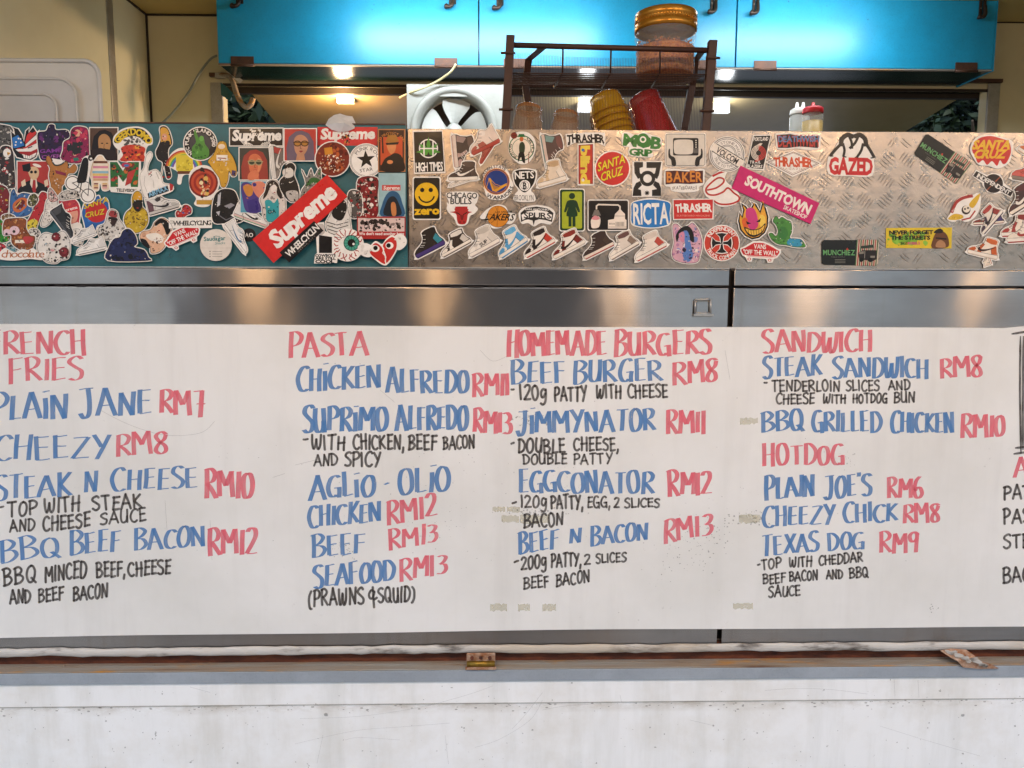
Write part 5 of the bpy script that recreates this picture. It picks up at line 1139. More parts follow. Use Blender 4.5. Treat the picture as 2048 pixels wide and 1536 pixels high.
figure('yellow patterned bearded man sticker with dark glasses', '268 386 276 382 284 390 284 412 294 424 296 444 286 460 270 466 256 458 248 442 252 426 264 414 264 398', ['c8a82c', 'a8881c', 'dcc04a', '8a6c14'], 46, 19, 5, dark='4a3808', extra=lambda s: (s.p('d8a028', sp('268 388 276 384 283 392 282 400 268 400')), s.p('241a14', sp('267 404 283 404 284 416 276 424 267 416')), s.line(BK, '268 402 284 402', 4), s.e('a82a24', 275, 416, 2.5, 1)))
figure('small red burst and blue dot sticker above the white strip', '352 426 356 421 362 424 366 412 374 410 382 416 382 426 374 430 364 436 354 434', ['b8302c', 'd84a40', '3a5a9a'], 10, 20, 4)
figure('pin-up woman sticker with black hair and tattooed arms', '310 444 322 436 334 440 344 452 342 466 334 474 330 492 318 504 302 506 300 492 290 490 280 476 284 464 300 460 306 452', ['e0b494', 'd0a080', 'ece0d0'], 14, 21, 6, dark='7a4a34', extra=lambda s: (s.p(BK, sp('310 446 322 437 336 444 342 458 334 470 328 456 322 446 312 452')), s.e('e8bc9c', 319, 456, 6, 8), s.p('efe8dc', sp('292 470 312 466 326 474 322 486 300 480')), s.p('1c1818', sp('280 478 292 480 300 496 288 492')), s.e('a82a34', 318, 461, 2, 1), s.blobs(sp('302 480 320 474 328 482 312 502 304 500'), ['8a5a44', 'b07a5c', '4a3028'], 14, 4, 3)))
s = ST('white strip sticker with tight black capital letters', quad((337, 435), (424, 434), (424, 456), (338, 457))); s.text('WHEELCYCLING', BK, 346, 451, 422, 450, 9, 'b', .1, gap=-.06); s.line(BK, '340 442 346 442', 1); s.line(BK, '342 446 348 446', 1); s.done()
vans('tilted red skateboard shaped sticker on the teal panel', 365, 474, 76, 38, R(-24))
O = sp('8 444 14 438 40 436 52 440 52 456 60 470 70 474 66 494 56 502 38 498 24 486 22 470 8 470 6 456')
figure('brown cartoon monster sticker with two bulging eyes', '8 444 14 438 40 436 52 440 52 456 60 470 70 474 66 494 56 502 38 498 24 486 22 470 8 470 6 456', ['8a4a24', '6a3418', 'a86030', 'c88a4a'], 40, 22, 6, dark='2a140a', extra=lambda s: (s.e('e8c8d0', 14, 465, 8, 7), s.e('e8c8d0', 29, 461, 10, 9), s.e(BK, 13, 468, 2.6), s.e(BK, 28, 463, 3), s.p('f0e8d8', rect(30, 480, 50, 486)), s.p('b83a3a', sp('46 474 64 474 66 482 52 488'))))
figure('white tiger sticker with dark red flowers', '80 474 92 466 110 470 126 462 138 478 140 500 136 516 122 520 112 526 94 524 82 512 74 494', ['e8e4dc', 'f0ece4', '2a2624', '55504a', 'd0ccc4'], 70, 23, 5, dark='1c1816', extra=lambda s: (s.e('6a1c22', 112, 474, 9), s.e('8e2a30', 112, 474, 5), s.e('6a1c22', 128, 504, 10), s.e('8e2a30', 129, 503, 5), s.e('a0b8c0', 92, 488, 2), s.e('e0a0a0', 105, 500, 4, 3)))
O = sp('0 504 10 496 20 500 30 504 44 498 56 500 66 496 76 502 90 502 92 512 84 520 60 518 30 521 8 520 -6 516')
s = ST('white sticker with looping orange script along the bottom edge', O); s.text('chocolate', 'b86a34', 2, 515, 88, 515, 15, 'n', .2, gap=-.02); s.done()
shoes2('white line drawing sticker of a pair of sneakers', ((146, 486), (192, 470), 20, ('e8e6e0', 'f2eee6', 'd8d6d0', 'c8c6c0', 'efece6', 'b8b4ac'), 1, True, None), ((156, 510), (212, 498), 26, ('ecebe6', 'f2eee6', 'dddad4', 'c8c6c0', 'efece6', '8a867e'), 1, True, None))
figure('dark blue hooded figure sticker at the panel\'s bottom edge', '216 520 218 494 228 478 240 474 246 462 258 458 270 470 274 486 268 494 288 500 296 514 296 521', ['232850', '1a1c34', '2e3666', '151420'], 44, 25, 8, dark='0c0c18')
s = ST('pale round sticker with teal serif name and small print', ell(432, 490, 32), 'e0d8cc'); s.text('Saudagar', '2a7a78', 408, 482, 451, 480, 8, 'b'); s.text('Snacks', '3a8a86', 430, 489, 450, 488, 5, 'n', .3); s.line('c8bcae', '402 496 462 496', .6); s.line('2a7a78', '426 474 432 472 440 473', 1)
for k in range(3): s.line('9a9084', [(425, 503+k*5), (444, 503+k*5)], 1); s.e('9a9084', 420, 503+k*5, 1.4)
s.done()
s = ST('small black round sticker with two white capitals', ell(498, 470, 13.5), '1c1c20'); s.text('AO', WH, 490, 474, 506, 474, 8, 'b'); s.done()
figure('black domed helmet shaped sticker with white highlights', '430 446 424 430 428 396 438 382 452 378 468 382 476 398 484 424 486 440 470 446 452 446', ['161618', '1f1f22', '0e0e10'], 20, 27, 8, extra=lambda s: (s.p('c8c8cc', '436 390 442 384 440 410 434 414'), s.p('8a8a90', '448 412 462 406 470 410 458 418'), s.p('b8b8bc', '432 424 440 422 438 432'), s.line('6a6a70', '440 432 452 440 466 434', 2)))
shoe('white sneaker sticker with multicoloured sole', (533, 456), (466, 432), -30, ('e8e6e0', 'f2eee6', 'e0ded8', '2a2826', 'd8b8b0', '7ab08a'), 1, True, '2a2624')
shoe('white sneaker sticker hanging toe down beside the pale round sticker', (488, 508), (446, 452), 26, ('e8e6e2', 'f0eee8', 'e0ded8', 'c8d0d4', 'efece6', 'd8d4cc'), -1, True, '5a7a98')
s = ST('black rectangle sticker with white box lettering and skeleton hands', rect(458, 255, 567, 293)); s.p('1c1512', rect(460, 257, 565, 291)); s.text('Supreme', WH, 465, 281, 561, 280, 20, 'x', .12)
s.blobs(sp('500 258 524 258 526 272 520 282 504 282 498 272'), ['efeae0', '1c1512', 'efeae0'], 24, 28, 5)
for k in range(5): s.line('efeae0', [(481+k*4, 281+k*1.2), (489+k*4, 290)], 1.4); s.line('efeae0', [(542-k*4, 281+k*1.2), (534-k*3, 290)], 1.4)
s.done()
s = ST('orange tinted portrait sticker of a woman in round sunglasses', rect(477, 294, 541, 361)); portrait(s, 479, 296, 539, 359, '3a3a34', 'd0704a', '9a3a30', 'a89a70', '2f3a2a', 'b8403a', 'e08a60'); s.p('d87a54', sp('498 346 512 340 518 350 510 359 496 359')); s.done()
s = ST('orange hooded shape on blue and purple sticker under the sunglasses portrait', rect(480, 362, 541, 426)); s.p('5aa0b8', rect(481, 363, 540, 425)); s.p('4a3a80', sp('482 372 492 364 506 372 512 390 524 400 520 424 494 424 486 404')); s.p('c8843a', sp('486 374 496 368 506 376 504 390 494 392')); s.p('d8846a', sp('504 366 526 364 536 384 520 396 508 384')); s.p('3a2f78', '494 402 514 396 518 424 498 424'); s.blobs(rect(482, 364, 539, 424), ['4a3a80', 'c8743a', 'd8846a', '3a2f78'], 12, 4, 5); s.done()
shoe('grey and red high sneaker sticker standing on its heel', (546, 358), (539, 292), 36, ('6a625c', '8a827a', 'a83a34', '4a4440', 'd8d4cc', 'e8e4dc'), -1, False, 'd8d4cc')
s = ST('red square portrait sticker of a purple haired woman in lettered glasses', rect(567, 256, 634, 323)); portrait(s, 569, 258, 632, 321, 'b83c34', 'c08a6a', '6a5a6c', '4a2c14', 'b07a34', '8a2a34'); s.done()
s = ST('red rectangle sticker with white box lettering and dark tuft', rect(635, 254, 755, 291), 'd23a3a'); s.text('Supreme', WH, 642, 278, 748, 277, 20, 'x', .12); s.blobs(sp('682 266 702 264 704 282 696 290 688 290 682 278'), ['3a2418', 'c8843a', '2a2a2a', '8a3a24'], 22, 29, 5); s.done()
s = ST('round brown and red crowd scene sticker', ell(665, 318, 36)); s.e('7a2a1c', 665, 318, 34); s.blobs(ell(665, 318, 34), ['98401f', '5a1c14', 'b8582a', '7a2a1c'], 40, 30, 9); s.blobs(ell(665, 324, 26, 22), ['e0c8b0', 'c89a70', '4a1810', 'efe2d0'], 70, 31, 3); s.p('d08a2a', quad((648, 296), (664, 294), (666, 308), (650, 310))); s.done()
s = ST('round white badge sticker with a black five-pointed star', ell(732.5, 321, 34.5)); s.ring('55504a', 732.5, 321, 32, .8); s.ring('55504a', 732.5, 321, 30, .6)
s.p(BK, [(732+(19 if k % 2 == 0 else 7.6)*math.cos(R(-94+36*k)), 319+(19 if k % 2 == 0 else 7.6)*math.sin(R(-94+36*k))) for k in range(10)])
s.text('PUNK ROCK', '2a2522', 0, 0, 1, 1, 6.5, 'n', arc=(732.5, 321, 21.5, 212, 362, False), gap=.12); s.text('STAR', '2a2522', 720, 345, 746, 341, 6.5, 'n'); s.done()
s = ST('orange and black poster sticker of an officer with a baton', rect(756, 258, 811, 344), 'b87a4a'); s.p('3a1c12', rect(758, 260, 808, 342)); s.p('c8502a', rect(761, 274, 805, 330)); s.p('1c1210', sp('764 342 768 320 782 310 792 306 804 314 808 342')); s.p('d88a54', sp('774 288 784 282 792 288 790 302 782 308 776 300')); s.p('a8702a', '771 284 776 270 792 270 798 282 786 286'); s.p('1c1210', '771 286 798 284 796 289 773 290'); s.line('1c1210', '764 262 766 306', 3); s.e('d88a54', 780, 324, 6, 4); s.text('TO PROTECT AND', 'c8803a', 0, 0, 1, 1, 5, 'n', arc=(783, 296, 27, 205, 335, False)); s.done()
figure('black and white woman sticker in a teal sleeveless top', '534 366 544 360 556 364 562 380 570 396 570 430 560 440 534 444 526 430 524 412 520 398 530 384', ['d8cec4', 'e8e0d6', '8a7e76'], 24, 33, 6, dark='3a322e', extra=lambda s: (s.p('241c1a', sp('536 366 546 361 556 368 564 388 562 398 554 388 552 374 542 372 534 390 526 398 530 382')), s.e('e8e0d8', 548, 378, 6, 9), s.p('2f9aa0', sp('530 402 540 400 548 406 556 398 558 424 554 442 534 442 532 420')), s.text('OA', '143a40', 536, 428, 552, 426, 8, 'b'), s.e('8a2a34', 549, 385, 2, 1)))
figure('black and white heavy-set shape sticker with a cap', '572 332 582 326 590 334 588 350 596 372 598 398 584 404 572 396 562 378 560 362 570 350', ['1f1d1c', '262423', '171514'], 14, 34, 6, extra=lambda s: (s.p('dcd6cc', sp('566 340 576 334 586 340 586 352 574 356 566 350')), s.p('1c1a1a', '570 330 586 328 586 334 568 338'), s.p('b8b2aa', sp('572 384 594 382 596 400 580 402')), s.p(WH, [(577+x*.09, 364-y*.05) for x, y in pts('0 0 20 -40 60 -30 130 60 50 0 20 10')])))
figure('grey and green spiked crown sticker behind the big red strip', '602 398 604 380 612 366 604 340 614 356 622 338 628 354 640 336 642 358 646 376 640 396 620 402', ['8a867e', '5a5650', '3a6a34', 'b8b2aa'], 34, 35, 6, dark='2a2622', extra=lambda s: s.p('3a6a34', sp('612 372 622 356 638 358 644 370 630 366')))
figure('red, black and white torn collage strip sticker by the shark poster', '717 358 754 356 755 390 754 432 720 432 716 400', ['7a1c20', 'ece4da', '1c1614', 'a83034', 'd8cec2'], 80, 36, 6)
figure('black and white sketch sticker with red specks beside the collage strip', '697 386 708 380 720 386 724 404 722 428 712 436 700 432 695 412', ['55504c', 'd8d2ca', '1c1a18', '9a2a2c', 'a8a29a'], 44, 37, 4)
s = ST('pale blue poster sticker with a dark blue pointed shape', rect(757, 346, 811, 433), 'a8c4c4'); s.p('9abcc0', rect(758, 347, 810, 432)); s.p('2a5a80', sp('762 432 764 410 770 394 778 384 788 382 798 388 804 404 808 432')); s.p('14202c', sp('768 430 772 406 780 394 790 394 798 408 802 430')); s.p('c8804a', sp('782 408 788 404 792 412 792 430 784 430')); s.p('c84a44', rect(764, 370, 801, 381)); s.text('Supreme', 'efe6dc', 767, 379, 799, 379, 7, 'b', .1); s.done()
s = ST('black and white couple photo sticker with red caption band', rect(714, 433, 811, 478), 'a8302c'); s.p('d8c0b8', rect(716, 436, 809, 464)); s.blobs(rect(716, 436, 809, 464), ['241c1a', '8a7670', 'e8d4cc', '3a2e2a'], 60, 38, 7); s.p('b02e2c', rect(714, 463, 811, 472)); s.text("We don't need another hero", WH, 718, 470, 808, 470, 5.5, 'b'); s.done()
figure('black and white gripping fist sticker right of the big red strip', '660 430 672 402 690 398 700 412 700 440 702 464 690 474 672 474 656 462 652 446', ['e0dcd4', 'efebe4', 'c8c2ba'], 16, 39, 6, dark='2a2624', extra=lambda s: (s.p('1c1a18', sp('664 424 674 404 688 400 694 416 684 440 668 436')), [s.line('2a2624', [(654+k, 444+k*7), (674, 450+k*7), (696, 444+k*7)], 1.6) for k in range(4)]))
s = ST('round eyeball sticker with red veins and green iris', ell(695, 490, 33)); 
rg = random.Random(40)
for k in range(22):
    a = 2*math.pi*k/22; s.line('a83a34', [(695+r_*math.cos(a+rg.uniform(-.12, .12)), 490+r_*math.sin(a+rg.uniform(-.12, .12))) for r_ in (31, 27, 23, 19)], 1.8)
s.e('1c3a34', 703, 486, 16); s.e('4aa08a', 703, 486, 14.5)
for k in range(12): s.line('1f5a4c', [(703+8*math.cos(k*.52), 486+8*math.sin(k*.52)), (703+14*math.cos(k*.52), 486+14*math.sin(k*.52))], 1)
s.e('17100e', 703, 486, 8); s.e(WH, 707, 488, 2.4); s.done()
s = ST('black torso sticker with block capitals below', pts('628 446 648 444 650 462 668 470 668 508 676 510 674 526 628 527 630 510 634 506 632 472')); s.p('1c1a1a', '638 470 664 474 664 506 638 506'); s.p('c8c0b8', sp('634 452 646 448 650 464 640 470')); s.text('COWBOYS', BK, 631, 514, 671, 513, 5, 'x'); s.text('ARE STILL', BK, 631, 519, 671, 519, 4.5, 'x'); s.text('COOL!'.replace('!', ''), BK, 631, 526, 668, 526, 6, 'x'); s.done()
# broken heart with eyes and two white gloves
s = ST('red broken heart sticker with two eyes and white gloved hands', sp('737 506 742 490 752 482 764 488 772 478 784 470 794 478 796 494 788 512 778 526 769 531 756 524'), multi=[sp('716 492 730 486 744 492 748 504 740 514 726 512 718 504'), sp('784 482 792 470 804 468 813 478 812 490 800 500 788 496')])
s.p('c8322c', sp('740 506 744 492 752 486 763 494 767 506 770 516 770 528 758 522')); s.p('c8322c', sp('766 490 774 480 784 474 792 480 793 494 786 510 773 526 772 512 768 500'))
s.line(WH, '763 490 768 498 765 506 772 514 770 522 773 530', 1.5); s.e(WH, 750, 497, 9, 7); s.e(BK, 751, 496, 4.5); s.e(WH, 779, 491, 8, 7); s.e(BK, 777, 491, 4.5)
s.blobs(sp('718 492 730 488 742 494 745 503 738 511 726 509'), ['efebe4', 'e4dfd6'], 8, 3, 6, dark='8a847c'); s.blobs(sp('787 483 793 473 803 471 810 479 809 489 800 497'), ['efebe4', 'e4dfd6'], 8, 4, 6, dark='8a847c'); s.done()
# big red strip and black strip, lying over the rest
Q = pts('505 479 654 349 695 393 547 526'); s = ST('big tilted red strip sticker with white box lettering', Q, 'd02a28'); a, b_ = lerp2(Q, .13, .74), lerp2(Q, .93, .74); s.text('Supreme', WH, *a, *b_, 33, 'x', .12); s.done()
Q = pts('559 505 628 442 647 461 578 525'); s = ST('tilted black strip sticker with white tight capitals', Q, '1a1718'); s.text('WHEELCYCLIN', WH, *lerp2(Q, .07, .74), *lerp2(Q, .97, .70), 13, 'b', .1, gap=-.06); s.text('DEPOK CITY', '8a8480', *lerp2(Q, .3, .93), *lerp2(Q, .8, .93), 3, 'n', gap=.3); s.done()
# ------------------------------------------------------------------ stickers on the tread plate
s = ST('black rectangle sticker with green leaf on a white ringed H', quad((825, 261), (885, 260), (891, 346), (828, 348))); s.p(BK, quad((827.5, 264), (884, 263), (889, 343), (830, 345))); s.ring(WH, 857, 297, 18, 2.4)
for a, L in ((-90, 27), (-35, 24), (-145, 24), (8, 25), (172, 25), (45, 16), (135, 16)):
    d = Vector((math.cos(R(a)), math.sin(R(a)))); n = Vector((-d.y, d.x)); c = Vector((857, 301)); s.p('4f9a34', [tuple(c+n*1), tuple(c+d*L*.45+n*4.2), tuple(c+d*L), tuple(c+d*L*.45-n*4.2), tuple(c-n*1)])
for P in ('848 283 848 312', '866 283 866 312', '840 297 874 297'): s.line(WH, P, 2.6)
s.text('HIGH TIMES', WH, 832, 343, 886, 341, 17, 'b', gap=.05); s.done()
s = ST('black rounded sticker with yellow smiling face', rr(825, 353, 882, 440, 5)); s.p(BK, rr(827.5, 355.5, 879.5, 437.5, 4)); s.e('e8b820', 853, 388.5, 23.5); s.e(BK, 844.5, 380, 4.4); s.e(BK, 861.5, 380, 4.4); s.ring(BK, 853, 389, 15.5, 3, a0=12, a1=168); s.text('zero', 'e8b820', 830, 429, 878, 428, 15, 'x'); s.done()
shoe('brown and pink high sneaker sticker standing on its heel beside the leaf sticker', (909, 336), (902, 270), 44, ('4a3c36', 'b89a90', 'a08880', '6a564c', 'e0cfc0', 'c8a898'), -1, False, None)
shoes2('dark brown high-top sneaker sticker with a white tick and its mate\'s sole', ((899, 374), (948, 358), 12, ('e8dccc', 'e8dccc', 'd8ccbc', 'e8dccc', 'efe6d8', 'd0c4b4'), 1, True, None), ((897, 362), (956, 360), 38, ('4a3c34', '4a3c34', '55453c', '5a4a40', 'efe6d8', 'e0d2c0'), 1, False, 'efe6d8'))
shoes2('white and red running boot pair sticker', ((963, 329), (990, 288), -16, ('b05a4a', 'a84a3c', 'b05a4a', 'c8a898', 'a03a30', '8e3028'), -1, True, None), ((945, 312), (1002, 284), 40, ('ead8c8', 'b05a4a', 'e8d4c4', 'f0e4d8', 'b0483c', '98382e'), 1, True, None))
# ring badge with green lettering
s = ST('round green and white ring badge sticker with rim lettering', sp('1018 284 1022 270 1030 266 1042 263 1058 266 1070 280 1071 298 1066 314 1056 326 1040 328 1026 318 1017 302')); s.e('1f6a3a', 1043, 296, 26); s.e('f0e2cc', 1043, 296, 24); s.e('1f6a3a', 1043, 296, 19); s.e('f0e2cc', 1043, 296, 18)
s.text('BOSTON', BK, 0, 0, 1, 1, 5.5, 'b', arc=(1043, 296, 20, 120, 200, False)); s.text('CELTICS', BK, 0, 0, 1, 1, 5.5, 'b', arc=(1043, 296, 20, 300, 385, False)); s.e('7a2a1c', 1028, 271, 6.5); s.line(BK, '1023 271 1033 271', .6)
s.p('2a3a24', sp('1040 286 1046 284 1050 292 1048 306 1040 308 1038 296')); s.p(BK, sp('1038 306 1048 306 1050 326 1044 322 1042 314 1036 324')); s.e('c86a34', 1043, 278, 4, 5); s.p('1f6a3a', '1036 274 1050 274 1048 268 1038 268'); s.line('8a3a24', '1058 304 1057 326', 1.6); s.done()
s = ST('round blue badge sticker with golden bridge and outer lettering', sp('966 352 972 340 984 332 996 330 1010 334 1017 344 1022 358 1027 370 1022 386 1010 398 992 400 976 396 970 384 968 370')); s.e('e0902c', 993, 363, 26.5); s.e('1f2f5c', 993, 363, 25); s.e('d8842a', 993, 363, 23.5); s.e('1d3a80', 993, 363, 22.5)
s.p('e0a030', '977 356 981 356 990 383 985 382'); s.p('e0a030', '984 380 1014 366 1013 371 992 384'); s.line('e0a030', '979 356 990 368 1004 373 1014 371', 1); s.p('b07a40', '981 362 990 371 1000 374 988 380'); s.line('e0a030', '972 378 978 358', 1)
s.text('GOLDEN STATE', '3a3430', 0, 0, 1, 1, 6, 'b', arc=(993, 363, 27, 188, 308, False)); s.text('WARRIORS', '241f1c', 0, 0, 1, 1, 7, 'b', arc=(993, 363, 36, 126, 18, True)); s.done()
s = ST('black shield sticker with a ball and white capitals', sp('1025 344 1036 338 1050 336 1064 338 1074 342 1072 364 1062 380 1068 388 1069 403 1029 402 1030 388 1036 380 1027 366', 3)); s.p(BK, sp('1028 344 1048 339 1070 343 1069 362 1061 376 1049 385 1037 376 1029 364')); s.text('NETS', WH, 1030, 358, 1068, 356, 14, 'b'); s.e(WH, 1049.5, 371, 11); s.ring('3a3430', 1049.5, 371, 8, .7); s.line('3a3430', '1049 360 1049 382', .6); s.text('B', BK, 1046, 378, 1053, 378, 13, 'b'); s.text('BROOKLYN', '3a302a', 1029, 401, 1067, 401, 11, 'n', gap=.1); s.done()
shoe('brown and teal high sneaker sticker standing on its heel near the ring badge', (1092, 338), (1080, 270), 42, ('5a4640', '6a5048', '7a9a94', '7a5048', 'd8c0b0', '6a8a88'), -1, False, None)
shoe('cream boot-like sneaker sticker with tan panels', (1077, 376), (1134, 360), 46, ('e8d6be', 'd8bc94', 'efe2d0', 'c8a880', 'efe6d8', 'd8c4a8'), 1, False, None)
s = ST('black arched magazine lettering sticker with white edge', pts('1131 268 1170 265 1210 265 1211 293 1196 286 1170 283 1148 286 1134 294')); s.text('THRASHER', BK, 1135, 285, 1208, 285, 15, 'x', -.05, wob=.12); s.p(BK, '1136 284 1141 284 1140 290 1135 291'); s.p(BK, '1204 284 1208 284 1208 290'); s.done()
s = ST('white sticker of a red bull head under black capitals', sp('892 386 924 383 955 386 954 404 950 410 956 418 948 428 940 432 936 446 926 452 914 450 908 436 898 426 893 416 898 404', 3)); s.text('CHICAGO', BK, 893, 396, 954, 397, 11, 'b'); s.text('BULLS', BK, 901, 408, 943, 408, 11, 'b')
s.p('b02a2a', sp('900 424 910 422 908 414 924 413 938 414 936 422 944 424 936 428 934 440 930 448 918 448 914 440 912 428')); s.p(WH, sp('908 418 896 414 894 404 900 412 910 413')); s.p(WH, sp('936 418 948 414 951 404 946 412 936 413')); s.line(BK, '913 425 920 429', 1.8); s.line(BK, '934 425 927 429', 1.8); s.e(BK, 920, 444, 1.4); s.e(BK, 928, 444, 1.4); s.p('7a1a1c', '920 430 928 430 926 440 922 440'); s.done()
s = ST('orange basketball sticker with slanted black script capitals', sp('960 436 968 424 978 416 994 409 1010 412 1018 424 1031 428 1030 440 1022 448 1012 448 1000 456 984 456 976 442')); s.e('d88a2c', 996, 433, 21.5); s.ring(BK, 996, 433, 21.5, .7); s.line('6a3a10', '996 412 994 454', .7); s.line('6a3a10', '976 428 1016 436', .7); s.ring('6a3a10', 970, 425, 24, .7, a0=-30, a1=60); s.text('LAKERS', BK, 970, 440, 1026, 441, 13, 'b', .35); s.text('LOS ANGELES', BK, 990, 426, 1024, 425, 3.5, 'b', .2); s.line(BK, '963 440 976 438', 2); s.done()
s = ST('black and white winged badge sticker with a spur star', sp('1038 424 1050 414 1074 410 1098 414 1110 424 1108 438 1100 449 1082 446 1068 453 1056 446 1044 448 1038 436', 3)); s.p('2a2826', '1041 426 1052 416 1073 413 1096 417 1107 426 1104 444 1090 440 1068 437 1050 440 1042 444'); s.p(WH, '1043 430 1054 423 1073 420 1094 423 1104 430 1102 440 1088 436 1066 434 1052 436 1045 440'); s.text('SAN ANTONIO', WH, 1050, 420, 1098, 421, 3.5, 'b'); s.text('SPURS', '2a2826', 1048, 436, 1102, 437, 11, 'b'); s.p('2a2826', '1068 428 1070 436 1078 439 1070 441 1067 451 1065 441 1057 439 1065 436'); s.done()
s = ST('green rounded sticker with a dark green woman symbol', rr(1118, 377, 1170, 463, 5)); s.p('173a20', rr(1120, 379, 1168, 461, 4)); s.p('a8b42c', rr(1124, 383, 1164, 457, 3)); s.e('173a20', 1144, 392, 6.2); s.p('173a20', sp('1136 401 1152 401 1157 412 1160 423 1156 424 1151 414 1155 432 1133 432 1137 414 1132 424 1128 423 1131 412', 3)); s.p('173a20', rect(1137, 431, 1143, 453)); s.p('173a20', rect(1145, 431, 1151, 453)); s.done()
ROW = (('black high sneaker sticker with teal and purple heel, first in the bottom row', (834, 518), (892, 488), 44, ('2a2420', '2f2824', '3a8a98', '2a2420', '4a3a78', '3a2f60'), None),
 ('black and white sneaker sticker, second in the bottom row', (886, 516), (944, 484), 36, ('3a2f28', 'efe6d8', 'd0c8bc', 'e8e0d4', 'efe6d8', '6a5c50'), None),
 ('white sneaker sticker with black scrawl on its side, third in the bottom row', (942, 516), (1001, 484), 44, ('e4dacc', 'efe8dc', 'd8cec0', 'c8beb0', 'efe6d8', 'a89a94'), None),
 ('sky blue and white high-top sneaker sticker in the bottom row', (1003, 518), (1057, 482), 44, ('efe6d8', '5aa0cc', '5aa0cc', '6ab0d8', 'efe6d8', '4a90c0'), '5aa0cc'),
 ('black and red high-top sneaker sticker with white side panel in the bottom row', (1053, 517), (1112, 484), 40, ('efe6d8', '2a1f1c', 'c8402f', '2a1f1c', 'efe6d8', 'b8382a'), '2a1f1c'),
 ('maroon and white high-top sneaker sticker in the bottom row', (1109, 519), (1172, 486), 38, ('efe6d8', '7a2c24', '7a2c24', '8a3228', 'efe6d8', 'd0c4b4'), '2a1f1c'),
 ('plain dark brown sneaker sticker with red and white sole in the bottom row', (1170, 520), (1230, 490), 38, ('40302a', '40302a', '483830', '40302a', 'e8d8c8', 'a83a2c'), None),
 ('grey white sneaker sticker with brown details in the bottom row', (1223, 521), (1280, 488), 38, ('ddd2c4', 'efe6d8', '8a7464', '6a4a44', 'efe6d8', '7a6454'), None),
 ('white sneaker sticker with red sole accents, last of the bottom row', (1274, 524), (1335, 492), 40, ('eaded0', 'efe6d8', 'b84a3c', 'd8cabc', 'efe6d8', 'b84a3c'), None))
for l, t, h, ht, c, sw in ROW:
    s = St(l, shoe_out(t, h, ht)); shoe_art(s, t, h, ht, c, 1, False, sw)
    if 'scrawl' in l: s.text('SUP', '2a2420', 962, 494, 976, 484, 7, 'b')
    s.done()
# vertical lettering
s = ST('narrow red sticker with blocky yellow letters running downwards', quad((1155, 287), (1189, 286), (1188, 371), (1155, 371))); s.p('8a2420', quad((1157, 290), (1186, 288), (1186, 368), (1157, 368))); s.p('c23a2e', quad((1159, 292), (1184, 290), (1184, 366), (1159, 366))); s.text('blind', 'ecd04a', 1162, 293, 1162, 366, 17, 'x', edge=(BK, 'x')); s.p('3a7ab8', ell(1166, 300, 3)); s.p('efe6d8', ell(1166, 360, 3)); s.done()
s = ST('round red sticker with slanted yellow two-line lettering beside the narrow letters', ell(1225, 337, 36), multi=[pts('1190 342 1196 338 1200 346 1192 348')]); s.e('cc2a26', 1225, 337, 33.5); s.text('SANTA', 'ecd22c', 1196, 343, 1250, 325, 16, 'b', .35, edge=(BK, 'x')); s.text('CRUZ', 'ecd22c', 1202, 363, 1245, 349, 16, 'b', .35, edge=(BK, 'x')); s.done()
s = ST('green block lettering sticker in two lines with a ringed O', sp('1244 268 1256 264 1270 270 1288 264 1304 270 1322 276 1323 290 1318 300 1304 300 1306 312 1296 315 1262 312 1256 304 1258 294 1245 292', 3)); s.text('MOB', '2a7a2c', 1247, 290, 1320, 298, 22, 'x', gap=.03); s.e(WH, 1286, 279, 8); s.ring('2a7a2c', 1286, 279, 9.5, 6); s.e('2a7a2c', 1286, 279, 3.6); s.text('GRIP', '2a7a2c', 1259, 310, 1303, 313, 13, 'x', gap=.03); s.done()
s = ST('white rounded sticker of two black hands holding a television', rr(1330, 266, 1412, 333, 4)); s.p(BK, rr(1331.5, 267.5, 1410.5, 331.5, 4)); s.p('dcd4c6', rr(1332.5, 268.5, 1409.5, 330.5, 3)); s.p(BK, rr(1346, 276, 1397, 311, 3)); s.p('dcd4c6', sp('1348 284 1352 280 1366 279 1382 280 1386 285 1386 303 1382 308 1366 309 1352 308 1348 302', 3))
for k in range(4): s.e('dcd4c6', 1392, 281+k*4.4, 1.4)
for k in range(4): s.line('8a847c', [(1387, 298+k*2.5), (1396, 298+k*2.5)], 1)
s.p(BK, sp('1337 300 1340 298 1341 310 1350 316 1352 331 1344 331 1342 320 1337 314', 3)); s.p(BK, sp('1405 300 1402 298 1401 310 1392 316 1390 331 1398 331 1400 320 1405 314', 3)); s.done()
s = ST('black interlocked monogram sticker with a small star', quad((1265, 323), (1325, 322), (1322, 393), (1264, 394))); 
s.p(BK, '1268 324 1286 324 1286 334 1279 336 1280 346 1286 352 1276 358 1269 346'); s.p(BK, '1293 324 1323 324 1318 350 1314 358 1304 352 1310 346 1312 336 1293 336'); s.ring(BK, 1295, 357, 12, 7); s.p(BK, '1272 366 1280 362 1284 370 1276 378 1282 380 1283 392 1265 392 1267 376'); s.p(BK, '1318 366 1310 362 1306 370 1314 378 1304 380 1304 392 1322 392 1322 376'); s.p(BK, [(1294+(6 if k % 2 == 0 else 3)*math.cos(k*math.pi/8), 386+(6 if k % 2 == 0 else 3)*math.sin(k*math.pi/8)) for k in range(16)]); s.e(WH, 1295, 357, 8.5, 3); s.done()
